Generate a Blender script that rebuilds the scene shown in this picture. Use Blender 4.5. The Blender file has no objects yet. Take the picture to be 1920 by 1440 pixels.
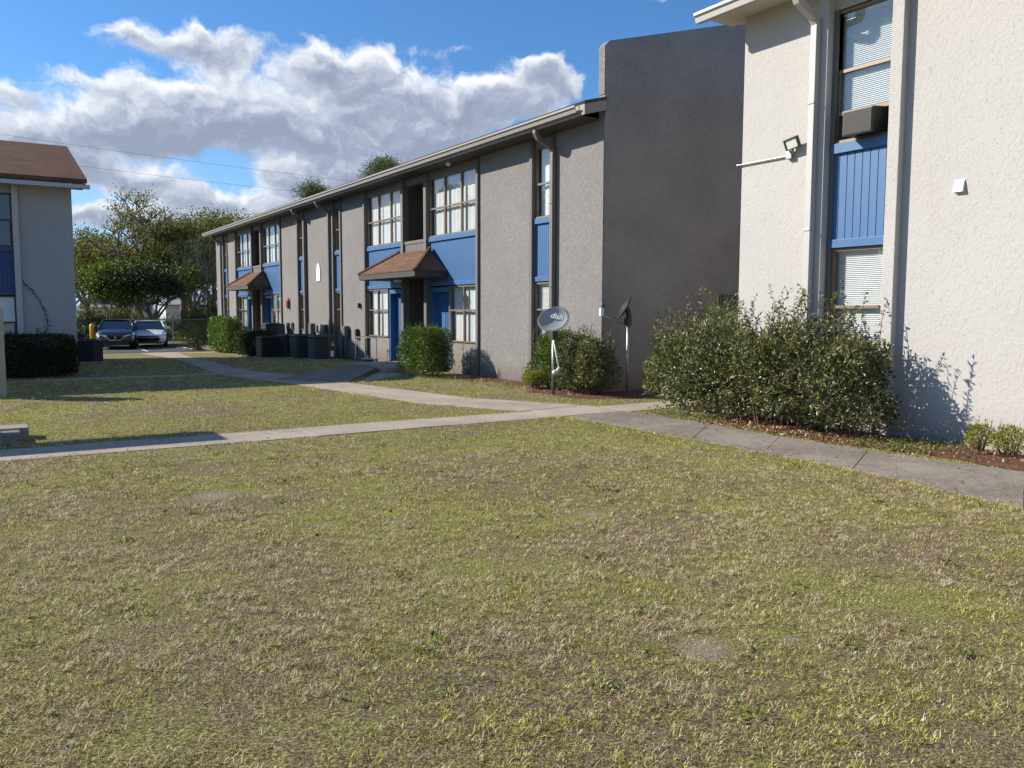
import bpy, bmesh, math, random
import numpy as np
from mathutils import Vector, Matrix, noise as mnoise
R = math.radians
random.seed(7)
SC = bpy.context.scene
COL = SC.collection

# ---------------------------------------------------------------- camera
CAM_H = 1.6
yaw, pit, rol = R(32.3), R(5.05), R(0.15)
fwd = Vector((math.sin(yaw)*math.cos(pit), math.cos(yaw)*math.cos(pit), -math.sin(pit)))
r0 = Vector((math.cos(yaw), -math.sin(yaw), 0)); u0 = r0.cross(fwd)
rgt = r0*math.cos(rol) + u0*math.sin(rol); upv = rgt.cross(fwd)
cd = bpy.data.cameras.new("camera"); cam = bpy.data.objects.new("camera", cd); COL.objects.link(cam)
cam.matrix_world = Matrix(((rgt.x, upv.x, -fwd.x, 0), (rgt.y, upv.y, -fwd.y, 0), (rgt.z, upv.z, -fwd.z, CAM_H), (0, 0, 0, 1)))
cd.sensor_width = 36; cd.lens = 1560/1920*36; cd.clip_end = 3000; cd.clip_start = .05
SC.camera = cam

# ---------------------------------------------------------------- light
SX, SY = 1.27, -1.15            # sideways run of a shadow per metre of drop
LD = Vector((SX, SY, -1)).normalized()
el = math.asin(-LD.z); rot = math.atan2(-SX, -SY)
sd = bpy.data.lights.new("sun", 'SUN'); sd.energy = 5.0; sd.angle = R(.53); sd.color = (1, .932, .83)
sun = bpy.data.objects.new("sun", sd); COL.objects.link(sun); sun.location = (-30, 30, 40)
sun.rotation_mode = 'QUATERNION'; sun.rotation_quaternion = LD.to_track_quat('-Z', 'Y')
SC.view_settings.view_transform = 'Standard'; SC.view_settings.look = 'None'
SC.view_settings.exposure = .6; SC.view_settings.gamma = 1

class NT:
    """small wrapper for building node trees"""
    def __init__(s, tree): s.t = tree
    def n(s, kind, **kw):
        nd = s.t.nodes.new(kind)
        for k, v in kw.items(): setattr(nd, k, v)
        return nd
    def l(s, a, b): s.t.links.new(a, b)
    def put(s, sock, v):
        if hasattr(v, 'is_linked') or hasattr(v, 'links'): s.l(v, sock)
        else: sock.default_value = v
    def m(s, op, a, b=None, c=None, clamp=False):
        nd = s.n('ShaderNodeMath', operation=op, use_clamp=clamp); s.put(nd.inputs[0], a)
        if b is not None: s.put(nd.inputs[1], b)
        if c is not None: s.put(nd.inputs[2], c)
        return nd.outputs[0]
    def v(s, op, a, b=None):
        nd = s.n('ShaderNodeVectorMath', operation=op); s.put(nd.inputs[0], a)
        if b is not None: s.put(nd.inputs[1], b)
        return nd.outputs['Value'] if op in ('DOT_PRODUCT', 'LENGTH') else nd.outputs[0]
    def noise(s, vec, scale, detail=4, rough=.5, dist=0):
        nd = s.n('ShaderNodeTexNoise'); s.put(nd.inputs['Vector'], vec)
        nd.inputs['Scale'].default_value = scale; nd.inputs['Detail'].default_value = detail
        nd.inputs['Roughness'].default_value = rough; nd.inputs['Distortion'].default_value = dist
        return nd.outputs[0], nd.outputs[1]
    def ramp(s, fac, stops, interp='LINEAR'):
        nd = s.n('ShaderNodeValToRGB'); nd.color_ramp.interpolation = interp; s.put(nd.inputs[0], fac)
        e = nd.color_ramp.elements
        while len(e) < len(stops): e.new(.5)
        for i, (p, c) in enumerate(stops):
            e[i].position = p; e[i].color = (*c, 1) if len(c) == 3 else c
        return nd.outputs[0]
    def mix(s, fac, a, b, blend='MIX'):
        nd = s.n('ShaderNodeMix', data_type='RGBA', blend_type=blend); s.put(nd.inputs[0], fac)
        s.put(nd.inputs[6], (*a, 1) if isinstance(a, tuple) and len(a) == 3 else a)
        s.put(nd.inputs[7], (*b, 1) if isinstance(b, tuple) and len(b) == 3 else b)
        return nd.outputs[2]
    def smooth(s, x, lo, hi):
        nd = s.n('ShaderNodeMapRange', interpolation_type='SMOOTHSTEP'); s.put(nd.inputs[0], x)
        nd.inputs[1].default_value = lo; nd.inputs[2].default_value = hi
        return nd.outputs[0]

# ---------------------------------------------------------------- sky with clouds
def pix_dir(x, y):
    return fwd + rgt*((x-960)/1560) - upv*((y-720)/1560)
def azel(x, y):
    d = pix_dir(x, y).normalized()
    return math.degrees(math.atan2(d.x, d.y)), math.degrees(math.asin(d.z))
# cloud masses as (centre, half size in degrees, weight), written as sky bearings from the lens rays
CL = [(290, 72, 125, 36, .95), (420, 92, 95, 50, 1.0), (350, 42, 60, 24, .7), (110, 128, 75, 24, .55), (205, 160, 60, 32, .6), (215, 225, 105, 68, 1.1), (325, 205, 110, 70, 1.1),
      (470, 205, 110, 72, 1.1), (590, 120, 62, 52, 1.05), (655, 150, 85, 60, 1.1), (560, 245, 230, 52, 1.15), (330, 255, 120, 45, 1.0), (760, 190, 110, 66, 1.15), (760, 255, 130, 42, 1.0), (885, 205, 95, 58, 1.05), (975, 190, 85, 46, 1.05), (1000, 140, 60, 36, .8),
      (1040, 130, 50, 36, .75), (990, 120, 45, 22, .5), (865, 98, 42, 12, .42), (1080, 165, 50, 22, .8), (780, 95, 40, 12, .35), (30, 170, 75, 32, .75), (40, 240, 110, 56, 1.15), (110, 290, 90, 46, 1.05), (0, 330, 120, 50, 1.0),
      (190, 325, 70, 26, .9), (280, 342, 90, 36, 1.15), (385, 378, 95, 24, .95), (300, 412, 220, 34, 1.1), (540, 335, 60, 40, 1.15), (640, 325, 110, 46, 1.15), (720, 300, 110, 40, 1.0), (600, 395, 160, 40, 1.1), (155, 415, 60, 24, 1.1), (830, 262, 80, 26, .8), (1225, 6, 80, 10, .35), (140, 10, 30, 10, .35)]
W = bpy.data.worlds.new("World"); SC.world = W; W.use_nodes = True
w = NT(W.node_tree); W.node_tree.nodes.clear()
tc = w.n('ShaderNodeTexCoord'); sep = w.n('ShaderNodeSeparateXYZ'); w.l(tc.outputs['Generated'], sep.inputs[0])
azn = w.m('MULTIPLY', w.m('ARCTAN2', sep.outputs[0], sep.outputs[1]), 57.2958)
eln = w.m('MULTIPLY', w.m('ARCSINE', sep.outputs[2]), 57.2958)
cmb = w.n('ShaderNodeCombineXYZ'); w.l(azn, cmb.inputs[0]); w.l(eln, cmb.inputs[1]); P = cmb.outputs[0]
_, wc = w.noise(P, .22, 4, .6)
Q = w.v('ADD', P, w.v('MULTIPLY', w.v('SUBTRACT', wc, (.5, .5, .5)), (5.0, 3.2, 0)))
tot = None; lit = None
for cx, cy, rx, ry, wt in CL:
    a, e = azel(cx, cy); a2, _ = azel(cx+rx, cy); _, e2 = azel(cx, cy-ry)
    d = w.v('MULTIPLY', w.v('SUBTRACT', Q, (a, e, 0)), (1/max(abs(a2-a), .5), 1/max(abs(e2-e), .4), 0))
    b = w.m('MULTIPLY', w.m('EXPONENT', w.m('MULTIPLY', w.v('DOT_PRODUCT', d, d), -1.25)), wt)
    h = w.m('MULTIPLY', b, w.v('DOT_PRODUCT', d, (-.22, .85, 0)))         # lit towards the sun side and the top of each puff
    tot = b if tot is None else w.m('ADD', tot, b); lit = h if lit is None else w.m('ADD', lit, h)
f1, _ = w.noise(w.v('MULTIPLY', Q, (1, 1.3, 0)), .50, 7, .60, .15)
f2, _ = w.noise(w.v('MULTIPLY', w.v('ADD', Q, (-.45, .6, 0)), (1, 1.3, 0)), .50, 4, .60, .15)
far, _ = w.noise(w.v('MULTIPLY', P, (1, 2.2, 0)), .035, 3, .5)
outside = w.m('MAXIMUM', w.smooth(w.m('SUBTRACT', azn, 32.3), 40, 55), w.smooth(w.m('SUBTRACT', 32.3, azn), 42, 55))
cover = w.m('ADD', tot, w.m('MULTIPLY', outside, w.m('MULTIPLY', w.smooth(far, .48, .7), 1.1)))
d0 = w.m('SUBTRACT', w.m('ADD', cover, w.m('MULTIPLY', w.m('SUBTRACT', f1, .5), 1.35)), .36)
alpha = w.smooth(d0, -.04, .6)
side = w.m('DIVIDE', lit, w.m('ADD', tot, .15))                           # -1 base .. +1 crown
relief = w.m('MULTIPLY', w.m('SUBTRACT', f1, f2), 1.25)
thick = w.smooth(d0, .15, 1.25)
bright = w.m('ADD', w.m('ADD', w.m('MULTIPLY', side, .75), relief), w.m('MULTIPLY', w.m('SUBTRACT', 1, thick), .46))
bright = w.m('ADD', bright, .19, clamp=True)
ccol = w.ramp(bright, [(0, (.215, .25, .33)), (.22, (.265, .30, .385)), (.5, (.41, .44, .51)), (.75, (.585, .605, .645)), (1, (.72, .72, .73))])
sky = w.n('ShaderNodeTexSky', sky_type='NISHITA'); sky.sun_disc = False
sky.sun_elevation = el; sky.sun_rotation = rot; sky.air_density = 1.0; sky.dust_density = .35; sky.ozone_density = 3.0
SKY_S = .079
skyc = w.v('MULTIPLY', sky.outputs[0], (SKY_S*.60, SKY_S*.98, SKY_S*1.32))
lowfade = w.smooth(sep.outputs[2], -.02, .03)
hz = w.m('MULTIPLY', w.m('SUBTRACT', 1, w.smooth(sep.outputs[2], -.02, .26)), .75)
skyc = w.mix(hz, skyc, (.33, .46, .66))
fin = w.mix(w.m('MULTIPLY', w.m('MULTIPLY', alpha, .96), lowfade), skyc, ccol)
bg = w.n('ShaderNodeBackground'); w.l(fin, bg.inputs[0]); bg.inputs[1].default_value = 1.0
wo = w.n('ShaderNodeOutputWorld'); w.l(bg.outputs[0], wo.inputs[0])

# ---------------------------------------------------------------- materials
MATS = {}
def new_mat(name):
    m = bpy.data.materials.new(name); m.use_nodes = True; MATS[name] = m
    t = NT(m.node_tree); b = m.node_tree.nodes['Principled BSDF']; return m, t, b
def pos(t):
    return t.n('ShaderNodeNewGeometry').outputs['Position']
def plain(name, col, rough=.6, metal=0, var=.08, scale=6, bump=0, bscale=80, spec=.5, objc=False):
    m, t, b = new_mat(name)
    p = t.n('ShaderNodeTexCoord').outputs['Object'] if objc else pos(t)
    f, _ = t.noise(p, scale, 5, .6)
    c = t.mix(f, tuple(x*(1-var) for x in col), tuple(min(1, x*(1+var)) for x in col))
    t.l(c, b.inputs['Base Color']); b.inputs['Roughness'].default_value = rough; b.inputs['Metallic'].default_value = metal
    b.inputs['Specular IOR Level'].default_value = spec
    if bump:
        h, _ = t.noise(p, bscale, 4, .6); bp = t.n('ShaderNodeBump'); bp.inputs['Strength'].default_value = bump
        bp.inputs['Distance'].default_value = .01; t.l(h, bp.inputs['Height']); t.l(bp.outputs[0], b.inputs['Normal'])
    return m
def stucco(name, col, strength=.6, scale=11, knock=True, stain=.12, streak=(.5, .47, .44)):
    m, t, b = new_mat(name); p = pos(t)
    big, _ = t.noise(p, .7, 5, .6)
    sp, _ = t.noise(t.v('MULTIPLY', p, (1, 1, .12)), 3.2, 5, .65)
    c = t.mix(t.smooth(big, .3, .75), tuple(x*(1-stain) for x in col), col)
    c = t.mix(t.m('MULTIPLY', t.smooth(sp, .58, .78), .22), c, tuple(col[i]*streak[i] for i in range(3)))
    sz = t.n('ShaderNodeSeparateXYZ'); t.l(p, sz.inputs[0])
    splash = t.m('MULTIPLY', t.m('SUBTRACT', 1, t.smooth(t.m('ADD', sz.outputs[2], t.m('MULTIPLY', big, -.35)), -.2, .34)), .6)
    c = t.mix(splash, c, tuple(col[i]*(.55, .45, .36)[i] for i in range(3)))
    pits, _ = t.noise(p, 26, 3, .6)
    c = t.mix(t.m('MULTIPLY', t.smooth(pits, .58, .72), .42), c, tuple(x*.45 for x in col))
    t.l(c, b.inputs['Base Color']); b.inputs['Roughness'].default_value = .88; b.inputs['Specular IOR Level'].default_value = .25
    n1, _ = t.noise(p, scale, 5, .62, 1.4)
    n2, _ = t.noise(p, scale*5, 3, .6)
    if knock:
        k = t.smooth(n1, .46, .54); k2 = t.smooth(t.noise(p, scale*2.1, 4, .6, 2.2)[0], .5, .56)
        h = t.m('ADD', t.m('ADD', t.m('MULTIPLY', k, .6), t.m('MULTIPLY', k2, .35)), t.m('MULTIPLY', n2, .30))
    else:
        h = t.m('ADD', n1, t.m('MULTIPLY', n2, .5))
    bp = t.n('ShaderNodeBump'); bp.inputs['Strength'].default_value = strength; bp.inputs['Distance'].default_value = .012
    t.l(h, bp.inputs['Height']); t.l(bp.outputs[0], b.inputs['Normal']); return m
def shingle(name, cols, axis='X', tilt=1.0):
    """courses of asphalt shingles; axis = horizontal direction of the courses"""
    m, t, b = new_mat(name); p = pos(t); s = t.n('ShaderNodeSeparateXYZ'); t.l(p, s.inputs[0])
    cb = t.n('ShaderNodeCombineXYZ'); t.l(s.outputs[0 if axis == 'X' else 1], cb.inputs[0])
    run = s.outputs[1 if axis == 'X' else 0]
    t.l(t.m('MULTIPLY', run, tilt), cb.inputs[1])
    br = t.n('ShaderNodeTexBrick'); t.l(cb.outputs[0], br.inputs['Vector'])
    br.inputs['Scale'].default_value = 1; br.inputs['Brick Width'].default_value = .30; br.inputs['Row Height'].default_value = .14
    br.inputs['Mortar Size'].default_value = .008; br.inputs['Mortar Smooth'].default_value = .2; br.inputs['Bias'].default_value = 0
    br.inputs['Color1'].default_value = (*cols[0], 1); br.inputs['Color2'].default_value = (*cols[1], 1); br.inputs['Mortar'].default_value = (*cols[2], 1)
    g, _ = t.noise(p, 60, 3, .7); g2, _ = t.noise(p, 1.3, 4, .6)
    c = t.mix(t.m('MULTIPLY', g, .55), br.outputs[0], cols[3]); c = t.mix(t.m('MULTIPLY', t.smooth(g2, .35, .75), .45), c, tuple(x*.55 for x in cols[0]))
    t.l(c, b.inputs['Base Color']); b.inputs['Roughness'].default_value = .95; b.inputs['Specular IOR Level'].default_value = .15
    saw = t.m('FRACT', t.m('DIVIDE', t.m('MULTIPLY', run, tilt), .14))
    h = t.m('ADD', t.m('ADD', t.m('MULTIPLY', saw, .5), t.m('MULTIPLY', br.outputs[1], -.8)), t.m('MULTIPLY', g, .5))
    bp = t.n('ShaderNodeBump'); bp.inputs['Strength'].default_value = .7; bp.inputs['Distance'].default_value = .02
    t.l(h, bp.inputs['Height']); t.l(bp.outputs[0], b.inputs['Normal']); return m
def leafmat(name, stops, rough=.42, trans=.3, spec=.5):
    m, t, b = new_mat(name); g = t.n('ShaderNodeNewGeometry')
    c = t.ramp(g.outputs['Random Per Island'], stops)
    f, _ = t.noise(g.outputs['Position'], 2.2, 3, .6)
    c = t.mix(t.m('MULTIPLY', t.smooth(f, .35, .7), .35), c, t.v('MULTIPLY', c, (1.35, 1.15, .8)))
    t.l(c, b.inputs['Base Color']); b.inputs['Roughness'].default_value = rough; b.inputs['Specular IOR Level'].default_value = spec
    tr = t.n('ShaderNodeBsdfTranslucent'); t.l(t.v('MULTIPLY', c, (1.3, 1.5, .6)), tr.inputs[0])
    mx = t.n('ShaderNodeMixShader'); mx.inputs[0].default_value = trans; t.l(b.outputs[0], mx.inputs[1]); t.l(tr.outputs[0], mx.inputs[2])
    t.l(mx.outputs[0], m.node_tree.nodes['Material Output'].inputs[0]); return m
def glassmat(name, tint=(.965, .975, .975), gl=.95):
    m, t, b = new_mat(name); m.node_tree.nodes.remove(b)
    tr = t.n('ShaderNodeBsdfTransparent'); tr.inputs[0].default_value = (*tint, 1)
    gs = t.n('ShaderNodeBsdfGlossy'); gs.inputs['Roughness'].default_value = .015
    nz, _ = t.noise(pos(t), 1.6, 2, .5); bp = t.n('ShaderNodeBump'); bp.inputs['Strength'].default_value = .12; bp.inputs['Distance'].default_value = .03
    t.l(nz, bp.inputs['Height']); t.l(bp.outputs[0], gs.inputs['Normal'])
    lw = t.n('ShaderNodeLayerWeight'); lw.inputs[0].default_value = .5
    fr = t.m('ADD', t.m('MULTIPLY', t.m('POWER', lw.outputs['Facing'], 4), .8), .07)
    mx = t.n('ShaderNodeMixShader'); t.l(t.m('MULTIPLY', fr, gl, clamp=True), mx.inputs[0]); t.l(tr.outputs[0], mx.inputs[1]); t.l(gs.outputs[0], mx.inputs[2])
    t.l(mx.outputs[0], m.node_tree.nodes['Material Output'].inputs[0]); return m

stucco('grey_stucco', (.285, .268, .257), .85, 13)
stucco('dark_stucco', (.335, .31, .29), .8, 10, True, .2)
stucco('white_stucco', (.475, .452, .425), .34, 8, True, .05, (.8, .76, .7))
stucco('pale_stucco', (.41, .39, .375), .25, 9, False, .10, (.8, .76, .7))
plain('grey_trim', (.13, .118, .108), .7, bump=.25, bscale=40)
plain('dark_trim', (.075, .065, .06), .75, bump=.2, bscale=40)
plain('gutter_grey', (.27, .245, .225), .5, bump=.1)
plain('downspout_grey', (.15, .135, .122), .5)
plain('gutter_white', (.45, .425, .40), .5, var=.05, bump=.1)
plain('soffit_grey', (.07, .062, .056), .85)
plain('soffit_white', (.6, .54, .48), .85)
plain('fascia_dark', (.05, .045, .04), .8)
def bluemat():
    m, t, b = new_mat('blue_paint'); p = pos(t)
    s, _ = t.noise(t.v('MULTIPLY', p, (1, 1, .25)), 9, 5, .65); g, _ = t.noise(p, 45, 3, .6)
    c = t.mix(s, (.030, .104, .245), (.046, .138, .30)); c = t.mix(t.m('MULTIPLY', t.smooth(g, .68, .8), .5), c, (.03, .075, .20))
    t.l(c, b.inputs['Base Color']); b.inputs['Roughness'].default_value = .48
    bp = t.n('ShaderNodeBump'); bp.inputs['Strength'].default_value = .25; bp.inputs['Distance'].default_value = .006; t.l(s, bp.inputs['Height']); t.l(bp.outputs[0], b.inputs['Normal'])
bluemat()
plain('navy_paint', (.028, .062, .17), .5)
plain('bronze_frame', (.20, .148, .10), .45, metal=.25)
plain('dark_frame', (.055, .045, .04), .5)
plain('interior', (.12, .12, .12), .9)
plain('blind_white', (.74, .75, .74), .6, var=.03)
plain('curtain', (.70, .72, .72), .9, var=.12, scale=3)
plain('black_void', (.012, .012, .013), .9)
glassmat('window_glass'); glassmat('dark_glass', (.35, .4, .42), 1.3)
shingle('shingle_canopy', ((.19, .10, .062), (.10, .055, .036), (.02, .014, .011), (.23, .145, .095)), 'Y', 1.25)
shingle('shingle_brown', ((.15, .068, .043), (.085, .043, .031), (.02, .014, .012), (.24, .14, .09)), 'X', 1.05)
shingle('shingle_dark', ((.09, .075, .065), (.07, .058, .05), (.02, .018, .016), (.13, .11, .10)), 'Y', 1.03)
plain('metal_galv', (.33, .335, .34), .42, metal=.75, var=.1, scale=20)
plain('metal_dark', (.03, .032, .034), .5)
plain('dish_grey', (.27, .285, .29), .45, var=.06, scale=5)
plain('white_plastic', (.74, .73, .71), .45, var=.04)
plain('offwhite_plastic', (.68, .65, .60), .5, var=.04)
plain('text_white', (.8, .8, .8), .5, var=.02)
plain('condenser_teal', (.038, .052, .062), .5, var=.2)
plain('condenser_beige', (.30, .27, .23), .6)
plain('black_plastic', (.015, .016, .017), .45)
plain('ac_grille', (.085, .075, .066), .6, var=.15, scale=40)
plain('yellow', (.62, .45, .06), .5); plain('post_yellow', (.70, .36, .03), .55)
plain('red', (.45, .02, .02), .4)
plain('cable', (.02, .02, .02), .6); plain('orange_cable', (.35, .09, .04), .6)
plain('meter_grey', (.10, .10, .10), .55, metal=.2)
plain('wood_grey', (.27, .24, .20), .85, var=.25, scale=14, bump=.3)
plain('beige_post', (.36, .335, .27), .8, var=.12, bump=.2)
plain('bark', (.13, .105, .085), .95, var=.35, scale=5, bump=.6, bscale=18)
plain('bark_pale', (.30, .26, .22), .95, var=.3, scale=4)
plain('twig', (.20, .115, .07), .8, var=.3, scale=20)
plain('house_white', (.62, .66, .66), .8); plain('house_green', (.60, .68, .60), .8)
plain('roof_grey', (.30, .30, .33), .8, var=.1)
plain('rubber', (.018, .018, .018), .85)
plain('rim', (.42, .43, .44), .35, metal=.8)
plain('chrome', (.75, .76, .78), .15, metal=1)
plain('lamp_lens', (.72, .75, .74), .15, var=.1)
plain('led_panel', (.62, .66, .56), .3, var=.1)
def carpaint(name, col, metal, rough=.22):
    m, t, b = new_mat(name); b.inputs['Base Color'].default_value = (*col, 1); b.inputs['Metallic'].default_value = metal
    b.inputs['Roughness'].default_value = rough; b.inputs['Coat Weight'].default_value = .8; b.inputs['Coat Roughness'].default_value = .04
carpaint('paint_black', (.006, .007, .009), .0, .3); carpaint('paint_white', (.80, .82, .86), .0)

def concrete(name, col, dark, grain=.5):
    m, t, b = new_mat(name); p = pos(t)
    a, _ = t.noise(p, .9, 6, .65); g, _ = t.noise(p, 62, 3, .75); s, _ = t.noise(p, 4, 6, .7, .6)
    c = t.mix(t.smooth(a, .3, .72), dark, col); c = t.mix(t.m('MULTIPLY', t.smooth(s, .55, .75), .5), c, tuple(x*.55 for x in dark))
    c = t.mix(t.m('MULTIPLY', t.smooth(g, .57, .68), grain), c, tuple(min(1, x*1.7) for x in col)); c = t.mix(t.m('MULTIPLY', t.smooth(g, .42, .30), grain), c, tuple(x*.35 for x in dark))
    md, _ = t.noise(p, 13, 5, .75, .8); c = t.mix(t.m('MULTIPLY', t.smooth(md, .50, .66), .55*min(1, grain*1.3)), c, tuple(x*.5 for x in dark)); c = t.mix(t.m('MULTIPLY', t.smooth(md, .44, .30), .5*grain), c, tuple(min(1, x*1.35) for x in col))
    vo = t.n('ShaderNodeTexVoronoi', feature='DISTANCE_TO_EDGE'); wv = t.v('ADD', p, t.v('MULTIPLY', t.noise(p, 2.5, 4, .6)[1], (.8, .8, 0))); t.l(wv, vo.inputs['Vector']); vo.inputs['Scale'].default_value = .55
    c = t.mix(t.m('MULTIPLY', t.m('SUBTRACT', 1, t.smooth(vo.outputs['Distance'], 0, .006)), .4), c, (.03, .027, .024))
    t.l(c, b.inputs['Base Color']); b.inputs['Roughness'].default_value = .92; b.inputs['Specular IOR Level'].default_value = .2
    bp = t.n('ShaderNodeBump'); bp.inputs['Strength'].default_value = .6; bp.inputs['Distance'].default_value = .006
    t.l(t.m('ADD', g, s), bp.inputs['Height']); t.l(bp.outputs[0], b.inputs['Normal'])
concrete('walk_old', (.29, .25, .205), (.165, .143, .12), .85)
concrete('walk_light', (.42, .355, .285), (.30, .255, .205), .3)
concrete('asphalt', (.085, .085, .087), (.055, .055, .057), .4)
def mulchmat():
    m, t, b = new_mat('mulch'); p = pos(t)
    a, _ = t.noise(p, 45, 4, .7, 1.2); s, _ = t.noise(p, 2, 4, .6)
    c = t.ramp(a, [(.3, (.03, .014, .010)), (.48, (.12, .045, .026)), (.62, (.22, .085, .045)), (.75, (.36, .2, .12))])
    c = t.mix(t.smooth(s, .5, .75), c, (.13, .095, .06)); t.l(c, b.inputs['Base Color']); b.inputs['Roughness'].default_value = 1
    bp = t.n('ShaderNodeBump'); bp.inputs['Distance'].default_value = .03; t.l(a, bp.inputs['Height']); t.l(bp.outputs[0], b.inputs['Normal'])
mulchmat()
def soilmat():
    """thatch and soil between the blades, greener further off where the blades are too small to see"""
    m, t, b = new_mat('lawn_soil'); p = pos(t)
    a, _ = t.noise(p, 70, 5, .75, .8); pa, _ = t.noise(p, .55, 5, .62, .3); f, _ = t.noise(p, 7, 4, .7)
    soil = t.ramp(a, [(.30, (.024, .018, .013)), (.44, (.11, .08, .055)), (.56, (.34, .26, .17)), (.70, (.68, .56, .39))])
    green = t.ramp(a, [(.30, (.03, .032, .012)), (.44, (.15, .15, .045)), (.58, (.46, .44, .13)), (.74, (.70, .64, .26))])
    k = t.m('ADD', t.m('MULTIPLY', pa, .65), t.m('MULTIPLY', f, .35))
    c = t.mix(t.smooth(k, .38, .62), soil, green)
    sand = t.ramp(a, [(.3, (.16, .12, .085)), (.5, (.36, .29, .215)), (.7, (.56, .47, .36))])
    for sx_, sy_, sr in [(2.83, 2.75, 0.2), (3.27, 2.6, 0.11), (1.6, 7.35, 0.22), (3.97, 5.1, 0.16), (2.1, 5.9, 0.12)]:
        dd = t.v('LENGTH', t.v('SUBTRACT', p, (sx_, sy_, 0))); c = t.mix(t.m('SUBTRACT', 1, t.smooth(t.m('ADD', dd, t.m('MULTIPLY', f, .2)), sr*.6, sr*1.5)), c, sand)
    t.l(c, b.inputs['Base Color']); b.inputs['Roughness'].default_value = 1; b.inputs['Specular IOR Level'].default_value = .1
    bp = t.n('ShaderNodeBump'); bp.inputs['Strength'].default_value = .9; bp.inputs['Distance'].default_value = .03; t.l(a, bp.inputs['Height']); t.l(bp.outputs[0], b.inputs['Normal'])
soilmat()
def grassmat():
    m, t, b = new_mat('grass_blade'); at = t.n('ShaderNodeAttribute', attribute_name='blade'); c = at.outputs['Color']
    t.l(c, b.inputs['Base Color']); b.inputs['Roughness'].default_value = .85; b.inputs['Specular IOR Level'].default_value = .0
    nn = t.v('NORMALIZE', t.v('ADD', t.n('ShaderNodeNewGeometry').outputs['Normal'], (0, 0, .55))); t.l(nn, b.inputs['Normal'])     # soft shading of a thick sward
    tr = t.n('ShaderNodeBsdfTranslucent'); t.l(c, tr.inputs[0]); mx = t.n('ShaderNodeMixShader'); mx.inputs[0].default_value = .35
    t.l(b.outputs[0], mx.inputs[1]); t.l(tr.outputs[0], mx.inputs[2]); t.l(mx.outputs[0], m.node_tree.nodes['Material Output'].inputs[0])
grassmat()
leafmat('leaf_hedge', [(0, (.028, .04, .018)), (.35, (.072, .092, .040)), (.7, (.15, .16, .075)), (.92, (.32, .30, .17)), (1, (.36, .22, .12))], .32, .3, .6)
leafmat('leaf_box', [(0, (.020, .045, .010)), (.5, (.055, .105, .018)), (.85, (.12, .18, .03)), (1, (.22, .22, .05))], .38, .3)
leafmat('leaf_yellow', [(0, (.08, .11, .015)), (.5, (.22, .26, .04)), (.85, (.38, .36, .06)), (1, (.40, .20, .05))], .5, .35)
leafmat('leaf_weed', [(0, (.06, .09, .02)), (.6, (.17, .21, .06)), (1, (.34, .30, .13))], .5, .35)
leafmat('leaf_oak', [(0, (.05, .06, .02)), (.4, (.105, .112, .038)), (.75, (.18, .165, .055)), (1, (.30, .23, .09))], .6, .35, .3)
leafmat('leaf_olive', [(0, (.05, .062, .022)), (.5, (.10, .115, .038)), (.85, (.18, .175, .06)), (1, (.28, .23, .09))], .6, .3, .3)
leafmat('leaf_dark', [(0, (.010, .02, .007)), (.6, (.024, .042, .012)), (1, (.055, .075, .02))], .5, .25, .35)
leafmat('leaf_bright', [(0, (.03, .058, .012)), (.5, (.075, .11, .02)), (1, (.17, .18, .035))], .5, .35, .3)
leafmat('leaf_pine', [(0, (.04, .065, .022)), (.6, (.10, .125, .04)), (1, (.19, .19, .06))], .6, .2, .3)
leafmat('leaf_dead', [(0, (.13, .065, .035)), (.5, (.26, .14, .08)), (.85, (.42, .30, .18)), (1, (.55, .45, .3))], .7, .15, .3)
leafmat('frond', [(0, (.07, .10, .02)), (.6, (.16, .20, .05)), (1, (.30, .30, .10))], .5, .3)

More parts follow.
